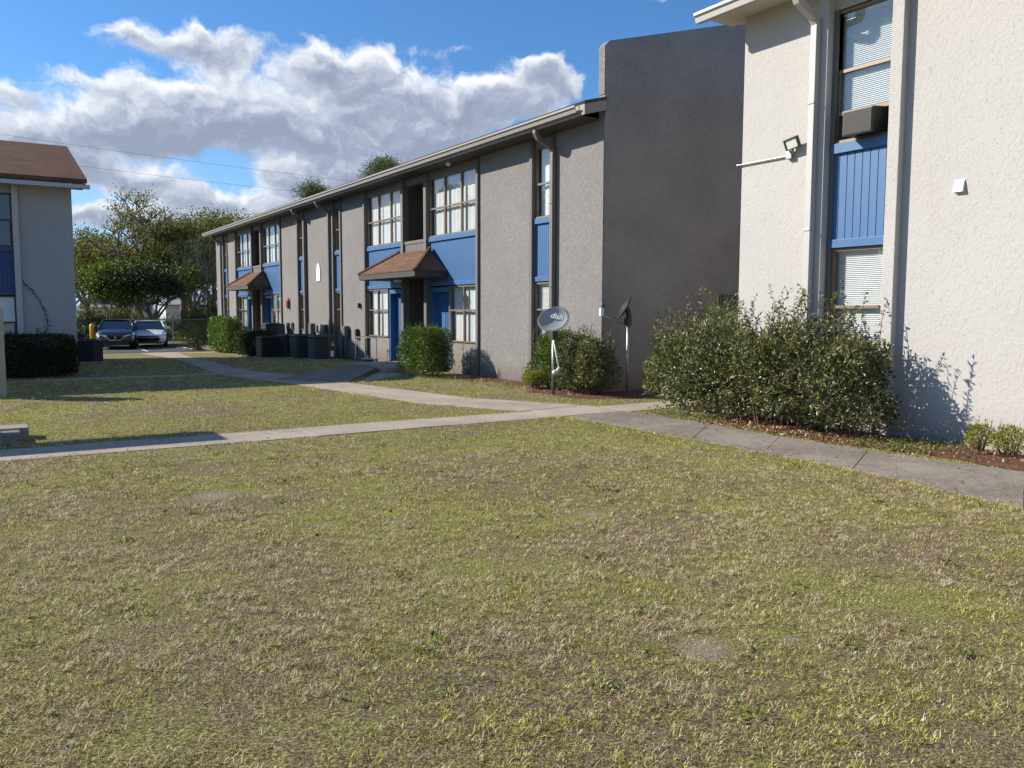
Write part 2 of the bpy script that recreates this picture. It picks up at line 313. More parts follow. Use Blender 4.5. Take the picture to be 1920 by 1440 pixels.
# ---------------------------------------------------------------- mesh helpers
ROOTS = {}
class MB:
    def __init__(s, T=None): s.v = []; s.f = []; s.T = T
    def add(s, vs, fs):
        o = len(s.v)
        s.v += [tuple(s.T(*p)) if s.T else tuple(p) for p in vs]; s.f += [tuple(i+o for i in f) for f in fs]; return s
    def box(s, x0, x1, y0, y1, z0, z1):
        return s.add([(x0, y0, z0), (x1, y0, z0), (x1, y1, z0), (x0, y1, z0), (x0, y0, z1), (x1, y0, z1), (x1, y1, z1), (x0, y1, z1)],
                     [(0, 3, 2, 1), (4, 5, 6, 7), (0, 1, 5, 4), (1, 2, 6, 5), (2, 3, 7, 6), (3, 0, 4, 7)])
    def prism(s, poly, z0, z1):
        """poly: xy outline; z0/z1 number or list"""
        n = len(poly); a = z0 if isinstance(z0, (list, tuple)) else [z0]*n; b = z1 if isinstance(z1, (list, tuple)) else [z1]*n
        return s.add([(p[0], p[1], a[i]) for i, p in enumerate(poly)] + [(p[0], p[1], b[i]) for i, p in enumerate(poly)],
                     [tuple(range(n-1, -1, -1)), tuple(range(n, 2*n))] + [(i, (i+1) % n, n+(i+1) % n, n+i) for i in range(n)])
    def extr(s, prof, axis, a0, a1):
        """2D profile extruded along axis 0(x),1(y),2(z)"""
        n = len(prof)
        def mk(p, a): q = [p[0], p[1]]; q.insert(axis, a); return tuple(q)
        return s.add([mk(p, a0) for p in prof] + [mk(p, a1) for p in prof],
                     [tuple(range(n-1, -1, -1)), tuple(range(n, 2*n))] + [(i, (i+1) % n, n+(i+1) % n, n+i) for i in range(n)])
    def tube(s, pts, rads, k=8, cap=True, sq=False):
        pts = [Vector(p) for p in pts]; n = len(pts)
        if not isinstance(rads, (list, tuple)): rads = [rads]*n
        vs = []; ref = None
        for i, p in enumerate(pts):
            d = (pts[min(i+1, n-1)] - pts[max(i-1, 0)]).normalized()
            if ref is None: ref = Vector((0, 0, 1)) if abs(d.z) < .9 else Vector((1, 0, 0))
            a = d.cross(ref)
            a = a.normalized() if a.length > 1e-4 else d.orthogonal().normalized()
            b = a.cross(d).normalized(); ref = b
            for j in range(k):
                th = 2*math.pi*(j+.5)/k if sq else 2*math.pi*j/k
                vs.append(p + a*math.cos(th)*rads[i] + b*math.sin(th)*rads[i])
        fs = [(i*k+j, i*k+(j+1) % k, (i+1)*k+(j+1) % k, (i+1)*k+j) for i in range(n-1) for j in range(k)]
        if cap: fs += [tuple(range(k-1, -1, -1)), tuple(range((n-1)*k, n*k))]
        return s.add(vs, fs)
    def lathe(s, prof, o, ax=(0, 0, 1), k=20):
        ax = Vector(ax).normalized(); a = ax.orthogonal().normalized(); b = ax.cross(a); o = Vector(o); n = len(prof)
        vs = [o + ax*h + (a*math.cos(2*math.pi*j/k) + b*math.sin(2*math.pi*j/k))*r for r, h in prof for j in range(k)]
        fs = [(i*k+j, i*k+(j+1) % k, (i+1)*k+(j+1) % k, (i+1)*k+j) for i in range(n-1) for j in range(k)]
        if prof[0][0] > 1e-5: fs.append(tuple(range(k-1, -1, -1)))
        if prof[-1][0] > 1e-5: fs.append(tuple(range((n-1)*k, n*k)))
        return s.add(vs, fs)
    def build(s, name, mat, parent=None, smooth=False, bevel=0, recalc=True, local=False):
        me = bpy.data.meshes.new(name); off = Vector((0, 0, 0)) if local else ROOTS.get(parent.name if parent else None, Vector((0, 0, 0)))
        me.from_pydata([(v[0]-off.x, v[1]-off.y, v[2]-off.z) for v in s.v], [], s.f)
        if recalc or bevel:
            bm = bmesh.new(); bm.from_mesh(me)
            if recalc: bmesh.ops.recalc_face_normals(bm, faces=bm.faces)
            if bevel: bmesh.ops.bevel(bm, geom=[e for e in bm.edges if e.calc_face_angle(0) > .5], offset=bevel, segments=2, affect='EDGES', profile=.6, clamp_overlap=True)
            bm.to_mesh(me); bm.free()
        if smooth: me.polygons.foreach_set('use_smooth', [True]*len(me.polygons))
        me.materials.append(MATS[mat]); o = bpy.data.objects.new(name, me); COL.objects.link(o)
        if parent:
            o.parent = parent; ROOTS[o.name] = off.copy() if not local else Vector((0, 0, 0))
        return o
def tag(o, label=None, cat=None, group=None, kind=None):
    if label: o['label'] = label
    if cat: o['category'] = cat
    if group: o['group'] = group
    if kind: o['kind'] = kind
    return o
def thing(name, loc, label, cat, group=None, rz=0):
    o = bpy.data.objects.new(name, None); COL.objects.link(o); o.location = loc; o.rotation_euler.z = rz
    o.empty_display_size = .2; ROOTS[o.name] = Vector(loc); return tag(o, label, cat, group)
def copy_tree(o, parent=None):
    c = o.copy(); COL.objects.link(c)
    if parent: c.parent = parent
    for ch in list(o.children): copy_tree(ch, c)
    return c

def gz(x, y):
    t = min(max((y-24)/18, 0), 1); return -.4*t*t*(3-2*t)
def gz_np(x, y):
    t = np.clip((y-24)/18, 0, 1); return -.4*t*t*(3-2*t)

# ---------------------------------------------------------------- ground, walks, beds, road
def sheet(name, x0, x1, y0, y1, xs, ys, mat, dz=0, rough=.0, kind='structure'):
    X = sorted(set([x0, x1] + [x for x in xs if x0 < x < x1])); Y = sorted(set([y0, y1] + [y for y in ys if y0 < y < y1]))
    vs = [(x, y, gz(x, y)+dz) for y in Y for x in X]; n = len(X)
    fs = [(j*n+i, j*n+i+1, (j+1)*n+i+1, (j+1)*n+i) for j in range(len(Y)-1) for i in range(n-1)]
    o = MB().add(vs, fs).build(name, mat, recalc=False); return tag(o, kind=kind)
sheet('ground', -300, 400, -60, 900, [-40, -20, -10, 0, 10, 20, 40], [0, 12, 24]+[24+i for i in range(1, 19)]+[60, 100, 200], 'lawn_soil')

def offset_line(L, R_, n):
    return [(L[i], R_[i]) for i in range(n)]
def walk(name, left, right, mat, joint=1.5, dz=.009, label=None):
    """left/right edge polylines with equal counts -> slabs with open joints"""
    b = MB()
    for i in range(len(left)-1):
        l0, l1, q0, q1 = Vector(left[i]), Vector(left[i+1]), Vector(right[i]), Vector(right[i+1])
        n = max(1, round(((l1-l0).length + (q1-q0).length)/2/joint)); g = .004/max(.1, (l1-l0).length)
        for k in range(n):
            a, c = k/n + g, (k+1)/n - g
            P = [l0.lerp(l1, a), q0.lerp(q1, a), q0.lerp(q1, c), l0.lerp(l1, c)]
            h = random.uniform(-.0025, .0025)
            b.prism([(p.x, p.y) for p in P], [gz(p.x, p.y)-.05 for p in P], [gz(p.x, p.y)+dz+h for p in P])
    return tag(b.build(name, mat, bevel=.004), kind='structure')
WALK_R = ([(7.05, -6), (7.08, 3.4), (7.38, 5.2), (7.40, 7.5), (7.40, 10.15)], [(8.75, -6), (8.74, 4.2), (8.5, 5.8), (8.62, 8.4), (8.55, 10.15)])
WALK_A = ([(-14, 10.98), (0, 11.0), (3.5, 10.97), (7.32, 10.97)], [(-14, 10.16), (0, 10.17), (3.5, 10.15), (7.32, 10.17)])
WALK_X = ([(7.40, 10.17), (8.55, 10.17), (8.62, 10.6), (8.5, 11.15), (7.37, 11.1)],)
WALK_M = ([(7.12, 11.0), (6.28, 12.84), (5.61, 17.41), (5.1, 19.9), (4.84, 21.0), (4.85, 22.4), (5.45, 30), (6.1, 36.4), (6.0, 41.5)],
          [(8.5, 11.18), (7.42, 13.2), (6.78, 17.0), (6.3, 20.0), (5.95, 21.6), (5.75, 23.4), (6.2, 30), (6.85, 35.4), (7.65, 41.5)])
WALK_2 = ([(-8, 21.55), (4.82, 21.6)], [(-8, 21.15), (4.82, 21.2)])
walk('sidewalk_right', *WALK_R, 'walk_old', 1.6)
walk('sidewalk_crossing', *WALK_A, 'walk_light', 1.7)
tag(MB().prism([(7.335, 10.17), (8.55, 10.17), (8.62, 10.6), (8.5, 11.165), (7.14, 10.985), (7.335, 10.98)], -.05, .0095).build('sidewalk_junction', 'walk_light', bevel=.004), kind='structure')
walk('sidewalk_middle', *WALK_M, 'walk_light', 1.7)
walk('sidewalk_far', *WALK_2, 'walk_light', 1.6)
walk('sidewalk_gap', [(8.63, 10.9), (14, 10.95)], [(8.63, 10.1), (14, 10.15)], 'walk_light', 1.5)
walk('sidewalk_second_entry', [(7.7, 40.9), (9.2, 41.2)], [(7.0, 39.8), (9.2, 40.2)], 'walk_light', 1.5)
RAMP = [(5.62, 18.95), (6.72, 17.45), (8.5, 20.0), (8.55, 21.95)]
tag(MB().prism(RAMP, -.05, [.024, .024, .12, .12]).build('entry_ramp', 'walk_old', bevel=.005), kind='structure')
STEP = [(6.86, 17.2), (8.7, 18.75), (8.85, 19.5), (8.5, 19.9)]
tag(MB().prism(STEP, -.05, .011).build('entry_path', 'walk_light', bevel=.005), kind='structure')
tag(MB().box(8.56, 10.2, 19.55, 22.1, -.05, .135).build('porch_slab', 'walk_light', bevel=.006), kind='structure')
sheet('parking_lot', -30, 9.3, 41.6, 51.6, [], [42, 45, 48], 'asphalt', .006)
sheet('far_road', -60, 90, 60, 64, [], [], 'walk_light', .01)
# parking bay lines
lb = MB()
for i in range(5):
    x = 4.2+i*2.3-2.3
    lb.box(x, x+.1, 43.1, 48, -.399, -.388)
tag(lb.build('parking_markings', 'text_white'), kind='structure')

BEDS = [[(8.78, -3), (9.78, -3), (9.78, 8.9), (9.1, 8.95), (8.72, 7.6), (8.78, 5.4)],
        [(9.1, 12.0), (9.95, 11.6), (11.5, 11.7), (11.5, 12.6), (10.03, 12.6), (10.03, 17.4), (9.5, 17.3), (9.6, 14.6), (9.0, 13.6)]]
for i, bd in enumerate(BEDS):
    c = Vector((sum(p[0] for p in bd)/len(bd), sum(p[1] for p in bd)/len(bd)))
    rim = []
    for k in range(len(bd)):
        a, b2 = Vector(bd[k]), Vector(bd[(k+1) % len(bd)]); n = max(1, int((b2-a).length/.25))
        for q in range(n):
            p = a.lerp(b2, q/n); rim.append(p + Vector((random.uniform(-.05, .05), random.uniform(-.05, .05))))
    vs = [(c.x, c.y, .03)] + [(p.x, p.y, .008) for p in rim] + [(p.x*.8+c.x*.2, p.y*.8+c.y*.2, .028) for p in rim]
    n = len(rim); fs = [(1+k, 1+(k+1) % n, 1+n+(k+1) % n, 1+n+k) for k in range(n)] + [(0, 1+n+k, 1+n+(k+1) % n) for k in range(n)]
    o = MB().add(vs, fs).build('mulch', 'mulch')
    tag(o, ['reddish brown bark mulch bed along the foot of the white stucco wall', 'reddish mulch bed around the shrubs at the near end of the grey building'][i], 'mulch', kind='stuff')

def inpoly(px, py, poly):
    r = np.zeros(px.shape, bool); n = len(poly)
    for i in range(n):
        x1, y1 = poly[i][:2]; x2, y2 = poly[(i+1) % n][:2]
        if y1 == y2: continue
        c = ((y1 > py) != (y2 > py)) & (px < (x2-x1)*(py-y1)/(y2-y1)+x1); r ^= c
    return r
def ring(w_): return list(w_[0]) + list(reversed(w_[1]))
NOGRASS = [ring(WALK_R), ring(WALK_A), WALK_X[0], ring(WALK_M), ring(WALK_2), [(8.6, 10.1), (14, 10.1), (14, 10.95), (8.6, 10.9)], RAMP, STEP,
           [(8.56, 19.55), (10.2, 19.55), (10.2, 22.1), (8.56, 22.1)], [(9.78, -20), (22, -20), (22, 9.02), (9.78, 9.02)], [(10.03, 12.62), (22, 12.62), (22, 45), (10.03, 45)],
           [(-20, 23.4), (1.94, 23.4), (1.94, 40), (-20, 40)], [(7.05, 39.8), (9.2, 40.2), (9.2, 41.2), (7.7, 40.9)]]

# ---------------------------------------------------------------- grass blades (one mass nobody could count)
def value_noise(x, y, s, seed):
    rng = np.random.RandomState(seed); g = rng.rand(128, 128)
    u, v_ = x/s, y/s; i, j = np.floor(u).astype(int), np.floor(v_).astype(int); a, b = u-i, v_-j
    a = a*a*(3-2*a); b = b*b*(3-2*b); i %= 128; j %= 128; i1, j1 = (i+1) % 128, (j+1) % 128
    return (g[i, j]*(1-a)+g[i1, j]*a)*(1-b) + (g[i, j1]*(1-a)+g[i1, j1]*a)*b
def fbm(x, y, s, seed):
    return (value_noise(x, y, s, seed)*.5 + value_noise(x, y, s*.47, seed+1)*.27 + value_noise(x, y, s*.21, seed+2)*.15 + value_noise(x, y, s*.1, seed+3)*.08)
SAND = [(2.83, 2.75, 0.2), (3.27, 2.6, 0.11), (1.6, 7.35, 0.22), (3.97, 5.1, 0.16), (2.1, 5.9, 0.12)]
def make_grass():
    rng = np.random.RandomState(3)
    bands = [(2.1, 4.2, 13500, 1.0), (4.2, 6.5, 9500, 1.1), (6.5, 9.5, 6200, 1.3), (9.5, 14, 3000, 1.7), (14, 22, 1100, 2.3), (22, 34, 300, 3.2)]
    V = []; F = []; Cc = []; base = 0
    a0, a1 = R(32.3-36), R(32.3+36)
    for r_0, r_1, den, ws in bands:
        area = (a1-a0)/2*(r_1**2-r_0**2); n = int(area*den)
        per = 16 if r_0 < 9 else 9; nt = n//per; n = nt*per                      # blades grow in tufts
        rr = np.sqrt(rng.uniform(r_0**2, r_1**2, nt)); th = rng.uniform(a0, a1, nt)
        cx_, cy_ = rr*np.sin(th), rr*np.cos(th); tone = rng.lognormal(0, .28, nt); hue = rng.normal(0, 1, nt); tsz = rng.uniform(.5, 1.35, nt)
        x = np.repeat(cx_, per); y = np.repeat(cy_, per); tone = np.repeat(tone, per); hue = np.repeat(hue, per); tsz = np.repeat(tsz, per)
        ox = rng.normal(0, .017, n)*ws**.5*tsz; oy = rng.normal(0, .017, n)*ws**.5*tsz; x = x+ox; y = y+oy
        bad = np.zeros(n, bool)
        jw = .03+.12*fbm(x+5, y+8, .5, 55); jx = x + rng.normal(0, 1, n)*jw; jy = y + rng.normal(0, 1, n)*jw
        for p in NOGRASS: bad |= inpoly(jx, jy, p)
        inbed = np.zeros(n, bool)
        for p in BEDS: inbed |= inpoly(x, y, p)
        bad |= inbed & (rng.rand(n) > np.where(y > 10, .35, .12))
        patch = fbm(x, y, 1.5, 11); fine = fbm(x+50, y+20, .33, 31)
        gain = np.clip((x*.5-y*.10+.6)/3.5, -.25, .35) + np.where(y > 10.9, .42, 0) + np.clip((y-6)/8, 0, .22) + np.clip((x-3)*.05, 0, .18)      # greener towards the walks and the right, drier at bottom left
        g = (patch-.5)*1.5 + (fine-.5)*1.3 + gain*.42 + .20
        edge = np.clip(1-np.abs(x-7.2)/.45, 0, 1)*(y < 10.2)*.35
        g = g + edge
        bare = (fbm(x+9, y+70, .6, 77) < .34) & (edge < .05)
        bad |= bare & (rng.rand(n) < .75)
        for sx_, sy_, sr in SAND: bad |= (np.hypot(x-sx_, (y-sy_))/sr*(.6+.9*fbm(x, y, .25, 66)) < 1) & (rng.rand(n) < .88)
        keep = ~bad; x, y, g, fine, tone, hue, tsz, ox, oy = (q_[keep] for q_ in (x, y, g, fine, tone, hue, tsz, ox, oy)); n = len(x)
        isg = rng.rand(n) < np.clip(.16+g*1.15+hue*.17, .03, .84)
        L = np.where(isg, rng.uniform(.014, .042, n), rng.uniform(.018, .058, n))*(.42+.34*tsz)*np.clip(.75+(fbm(x+31, y+17, .17, 91)-.3)*.9, .7, 1.2) ; L *= (1+.35*(ws-1)*.5)
        lush = (edge[keep] > .1) & isg; L = np.where(lush, L*1.5, L)
        wd = np.where(isg, rng.uniform(.0020, .0042, n), rng.uniform(.0016, .0033, n))*ws
        ph = np.arctan2(oy, ox) + rng.normal(0, .8, n); lean = np.where(isg, rng.uniform(.75, 1.5, n), rng.uniform(1.15, 1.62, n))
        dx, dy = np.cos(ph), np.sin(ph); ax, ay = -dy, dx
        if ws > 1.5:
            cy = np.arctan2(x, y); ax = np.cos(cy); ay = -np.sin(cy)
        z0 = gz_np(x, y) - .004 + np.where(isg, 0, rng.uniform(0, .016, n))
        h1 = L*.55; s1, c1 = np.sin(lean*.6), np.cos(lean*.6); s2, c2 = np.sin(lean), np.cos(lean)
        mx_, my_, mz = x+dx*h1*s1, y+dy*h1*s1, z0+h1*c1
        tx, ty, tz = mx_+dx*L*.5*s2, my_+dy*L*.5*s2, mz+L*.5*c2
        P = np.stack([np.stack([x-ax*wd/2, y-ay*wd/2, z0], 1), np.stack([x+ax*wd/2, y+ay*wd/2, z0], 1),
                      np.stack([mx_+ax*wd*.45, my_+ay*wd*.45, mz], 1), np.stack([mx_-ax*wd*.45, my_-ay*wd*.45, mz], 1), np.stack([tx, ty, tz], 1)], 1)
        V.append(P.reshape(-1, 3)); k = base + np.arange(n)*5; base += n*5
        F.append(np.stack([np.stack([k, k+1, k+2], 1), np.stack([k, k+2, k+3], 1), np.stack([k+3, k+2, k+4], 1)], 1).reshape(-1, 3))
        r = rng.rand(n)[:, None]; q = rng.rand(n)[:, None]
        gc = (1-r)*np.array([.20, .20, .046]) + r*np.array([.74, .69, .18]); gc = gc*(.5+.8*q)*tone[:, None]
        yc = (1-r)*np.array([.42, .315, .19]) + r*np.array([1.05, .87, .57]); yc = yc*(.45+.85*q)*tone[:, None]
        brown = (rng.rand(n) < .35)[:, None]; yc = np.where(brown, yc*np.array([.55, .47, .43]), yc)
        c = np.clip(np.where(isg[:, None], gc, yc), 0, .85); Cc.append(np.repeat(np.concatenate([c, np.ones((n, 1))], 1), 5, 0))
    V = np.concatenate(V); F = np.concatenate(F); Cc = np.concatenate(Cc)
    me = bpy.data.meshes.new('grass'); me.vertices.add(len(V)); me.vertices.foreach_set('co', V.astype(np.float32).ravel())
    me.loops.add(len(F)*3); me.loops.foreach_set('vertex_index', F.astype(np.int32).ravel())
    me.polygons.add(len(F)); me.polygons.foreach_set('loop_start', np.arange(0, len(F)*3, 3, dtype=np.int32))
    ca = me.color_attributes.new('blade', 'FLOAT_COLOR', 'POINT'); ca.data.foreach_set('color', Cc.astype(np.float32).ravel())
    me.update(calc_edges=True); me.materials.append(MATS['grass_blade'])
    o = bpy.data.objects.new('grass', me); COL.objects.link(o); tag(o, 'short dry winter lawn grass, green mixed with straw', 'grass', kind='stuff')
make_grass()

# ---------------------------------------------------------------- buildings
def window(T, root, u0, u1, z0, z1, cols, rail, w=-.10, frame='bronze_frame', cover='blind', sashes=True, seed=0, cgap=.0, glass='window_glass', zopen=None):
    """frame > pane, blind. u along the wall, w outwards"""
    f = MB(T); ft = .035
    f.box(u0, u0+ft, w-.05, w+.02, z0, z1); f.box(u1-ft, u1, w-.05, w+.02, z0, z1)
    f.box(u0+ft, u1-ft, w-.05, w+.02, z1-ft, z1); f.box(u0+ft, u1-ft, w-.05, w+.035, z0, z0+ft)
    cw = (u1-u0)/cols
    for i in range(1, cols): f.box(u0+i*cw-.022, u0+i*cw+.022, w-.045, w+.022, z0+ft, z1-ft)
    for i in range(cols):
        a, b = u0+i*cw+(.022 if i else ft), u0+(i+1)*cw-(.022 if i < cols-1 else ft)
        f.box(a, b, w-.035, w+.018, rail-.02, rail+.022)
        if sashes:      # lower sash stands proud of the upper one
            f.box(a, a+.022, w-.03, w+.012, z0+ft, rail-.02); f.box(b-.022, b, w-.03, w+.012, z0+ft, rail-.02)
    fo = f.build('window', frame, root)
    zb = z0 if zopen is None else zopen
    MB(T).box(u0+.01, u1-.01, w-.022, w-.017, zb+.01, z1-.01).build('pane', glass, fo)
    rng = random.Random(seed)
    if cover == 'blind':
        b = MB(T); z = zb+.04
        while z < z1-.05:
            b.add([(u0+.06, w-.065, z), (u1-.03, w-.065, z), (u1-.03, w-.083, z+.0205), (u0+.06, w-.083, z+.0205)], [(0, 1, 2, 3)]); z += .0255
        b.box(u0+.05, u1-.03, w-.10, w-.06, z1-.06, z1-.02)
        b.box(u0+.06, u1-.03, w-.10, w-.095, zb+.04, z1-.06)
        b.build('blind', 'blind_white', fo, recalc=False)
    else:
        b = MB(T); n = int((u1-u0-.08)/.035); pts = []
        for i in range(n+1):
            u = u0+.05+(u1-u0-.09)*i/n; pts.append((u, w-.10 + .007*math.sin(i*1.1+seed) + rng.uniform(-.002, .002)))
        vs = [(p[0], p[1], zb+.03) for p in pts]+[(p[0], p[1], z1-.03) for p in pts]
        b.add(vs, [(i, i+1, n+2+i, n+1+i) for i in range(n)]); b.build('curtain', 'curtain', fo, smooth=True, recalc=False)
    return fo
def blue_panel(T, root, u0, u1, z0, z1, w=-.10, mat='blue_paint', pitch=.085, rail=.10):
    b = MB(T); n = max(3, round((u1-u0)/pitch)); bw = (u1-u0)/n
    b.box(u0, u1, w-.04, w-.018, z0, z1)
    for i in range(n): b.box(u0+i*bw+.004, u0+(i+1)*bw-.004, w-.018, w, z0+rail, z1-rail)
    b.box(u0-.004, u1+.004, w-.018, w+.05, z1-rail, z1+.02); b.box(u0-.004, u1+.004, w-.018, w+.04, z0, z0+rail)
    return b.build('wall_panel', mat, root, bevel=.003)
def downspout(T, root, u, ztop, wout, mat, zbot=.05, wf=.04):
    b = MB(T); s = .052
    pts = [(u, wout, ztop), (u, wout, ztop-.13), (u, wout-.05, ztop-.22), (u, wf+.12, ztop-.36), (u, wf+.05, ztop-.45), (u, wf+.05, ztop-.6), (u, wf+.05, zbot+.12), (u, wf+.14, zbot)]
    b.tube(pts, [s*1.3]*8, 4, sq=True)
    for z in (ztop-1.5, ztop-3.2): b.box(u-.052, u+.052, wf-.01, wf+.108, z, z+.03)
    return b.build('downspout', mat, root, bevel=.006)

# --- grey two storey block (end wall at Y 12.64, facade in the plane X 10.05)
TG = lambda u, w, z: (10.05-w, u, z)
GB = thing('apartment_building', (10.05, 12.64, 0), 'long grey stucco apartment building with blue panels and a tall blank dark end wall', 'building')
Y0, Y1 = 12.64, 43.8; ZS = 5.22
ENTRY = [20.9, 36.55]; NARROW = [(14.40, 15.03), (26.53, 27.12), (30.3, 30.87), (41.72, 42.36)]
bays = sorted([(c-3.55, c+3.55) for c in ENTRY]+[(a-.13, b+.13) for a, b in NARROW]); prev = Y0+.21
wallm = MB(TG)
for a, b_ in bays+[(Y1, Y1)]:
    if a > prev+.02: wallm.box(prev, a, -.42, 0, -.6, ZS)
    prev = b_
for a, b_ in bays:      # header above the windows
    wallm.box(a, b_, -.42, -.05, 5.04, ZS)
wallm.build('stucco_wall', 'grey_stucco', GB, bevel=.004)
core = MB(); cuts = [Y0+.21] + [v for c in ENTRY for v in (c-.67, c+.67)] + [Y1-.02]
for a, b_ in zip(cuts[::2], cuts[1::2]): core.box(10.52, 21.2, a, b_, -.6, 5.2)
core.build('interior_wall', 'interior', GB)
MB().box(10.05, 21.2, Y1-.02, Y1+.16, -.6, 5.24).build('far_wall', 'grey_stucco', GB)
fw = MB(); prof = [(10.05, -.6), (21.6, -.6), (21.6, 6.6), (15.6, 8.12), (10.14, 6.63), (10.05, 6.54)]
fw.extr(prof, 1, Y0, Y0+.2); fw.build('end_wall', 'dark_stucco', GB, bevel=.012)
cap = MB(); cap.extr([(10.038, 5.66), (10.05, 5.66), (10.05, 6.54), (10.14, 6.63), (15.6, 8.12), (15.6, 8.135), (10.135, 6.645), (10.038, 6.545)], 1, Y0+.012, Y0+.195)
cap.build('parapet_cap', 'grey_stucco', GB)
MB().box(10.034, 10.048, Y0+.012, Y0+.21, -.1, ZS).build('corner_trim', 'grey_stucco', GB)
# roof, soffit, fascia, gutter
sl = .273; ex = 9.52; ridge = 15.6; ez = 5.46
rf = MB(); rf.extr([(ex, ez), (ridge, ez+(ridge-ex)*sl), (2*ridge-ex, ez), (2*ridge-ex, ez-.06), (ridge, ez-.06+(ridge-ex)*sl), (ex, ez-.06)], 1, Y0+.205, Y1+.35)
rf.build('roof', 'shingle_dark', GB)
rt = MB(); rt.extr([(ex, ez), (10.045, ez+.525*sl), (10.045, ez-.06+.525*sl), (ex, ez-.06)], 1, Y0-.06, Y0+.202); rt.build('roof_return', 'shingle_dark', GB)
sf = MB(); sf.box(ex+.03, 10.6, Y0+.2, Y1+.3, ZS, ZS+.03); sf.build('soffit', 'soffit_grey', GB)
fa = MB(); fa.box(ex, ex+.028, Y0-.03, Y1+.35, ez-.25, ez-.062)
fa.extr([(ex, ez-.25), (10.03, ez-.25+.5*sl), (10.03, ez-.065+.51*sl), (ex, ez-.065)], 1, Y0-.06, Y0-.032)
fa.extr([(ex, ez-.25), (10.9, ez-.25), (10.9, ez-.065+1.38*sl), (ex, ez-.065)], 1, Y1+.3, Y1+.35)
fa.build('fascia', 'gutter_grey', GB, bevel=.003)
def gutter_profile(x, z, h=.125, d=.12): return [(x, z), (x, z-h), (x-d*.62, z-h), (x-d*.75, z-h*.45), (x-d, z-h*.3), (x-d, z), (x-d+.012, z), (x-d+.012, z-h*.25), (x-d*.68, z-h*.42), (x-d*.55, z-h+.012), (x-.01, z-h+.012), (x-.01, z)]
g = MB(); g.extr(gutter_profile(ex-.002, ez-.07), 1, Y0+.1, Y1+.3); g.build('gutter', 'gutter_grey', GB)
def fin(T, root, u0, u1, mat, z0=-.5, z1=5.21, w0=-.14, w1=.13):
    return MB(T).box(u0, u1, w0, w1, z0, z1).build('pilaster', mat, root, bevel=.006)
for i, (a, b_) in enumerate(NARROW):
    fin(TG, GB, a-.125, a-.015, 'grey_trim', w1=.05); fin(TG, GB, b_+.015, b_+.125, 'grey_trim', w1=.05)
    u0, u1 = a-.012, b_+.012
    MB(TG).box(u0-.02, u1+.01, -.42, -.06, -.5, .86).build('sill_wall', 'grey_stucco', GB)
    window(TG, GB, u0, u1, .86, 2.2, 1, 1.62, w=-.06, cover='blind', seed=i)
    blue_panel(TG, GB, u0, u1, 2.22, 3.54, w=-.05)
    window(TG, GB, u0, u1, 3.56, 5.04, 1, 4.27, w=-.06, cover='blind' if i else 'curtain', seed=i+5)
for u in (14.24, 27.42, 29.98, 42.7): downspout(TG, GB, u, ez-.17, .50, 'downspout_grey', -.05 if u < 30 else -.3, .02)
def hip_canopy(T, root, c):
    n = MB(T); dz = .0; hw, d, z0, zt = 1.86, .90, 2.60, 3.22
    r = [(c-hw, 0, z0), (c-hw, d, z0), (c+hw, d, z0), (c+hw, 0, z0), (c-.95, 0, zt), (c+.95, 0, zt)]
    n.add(r, [(0, 1, 4), (1, 2, 5, 4), (2, 3, 5), (0, 4, 5, 3), (0, 3, 2, 1)])
    cn = n.build('canopy', 'shingle_canopy', root)
    m = MB(T)
    m.box(c-hw+.03, c+hw-.03, 0, d-.03, z0-.16, z0-.13); m.box(c-hw+.02, c+hw-.02, d-.04, d-.015, z0-.15, z0-.004)
    m.box(c-hw+.018, c-hw+.04, 0, d-.04, z0-.15, z0-.004); m.box(c+hw-.04, c+hw-.018, 0, d-.04, z0-.15, z0-.004)
    m.build('canopy_fascia', 'fascia_dark', cn, bevel=.004)
    for a, b in ((r[1], r[4]), (r[2], r[5])):
        MB(T).tube([(a[0], a[1]-.01, a[2]+.012), (b[0], b[1]+.01, b[2]+.016)], .055, 6).build('hip_cap', 'shingle_canopy', cn)
    p0 = T(c+.35, .35, z0-.16); l = MB(); l.lathe([(.0, -.08), (.09, -.07), (.12, -.03), (.12, 0)], p0, k=14); l.build('ceiling_lamp', 'lamp_lens', cn, smooth=True)
def door(T, root, u0, u1, z1=2.08):
    b = MB(T); w = -.26; b.box(u0, u1, w-.045, w, .14, z1)
    uc = (u0+u1)/2
    for a, c in ((u0+.1, uc-.05), (uc+.05, u1-.1)):
        for z0, zz in ((.3, .85), (1.0, 1.55), (1.7, 1.95)):
            b.box(a, c, w, w+.012, z0, z0+.02); b.box(a, c, w, w+.012, zz-.02, zz); b.box(a, a+.02, w, w+.012, z0+.02, zz-.02); b.box(c-.02, c, w, w+.012, z0+.02, zz-.02)
    d = b.build('door', 'blue_paint', root)
    k = MB(T); k.tube([(u0+.08, w+.0, 1.05), (u0+.08, w+.06, 1.05)], [.012, .03], 8); k.build('handle', 'metal_galv', d)
    f = MB(T); f.box(u0-.09, u0-.002, -.32, -.07, .13, 2.2); f.box(u1+.002, u1+.09, -.32, -.07, .13, 2.2); f.box(u0-.002, u1+.002, -.32, -.07, z1+.003, 2.2)
    f.build('door_frame', 'blue_paint', d)
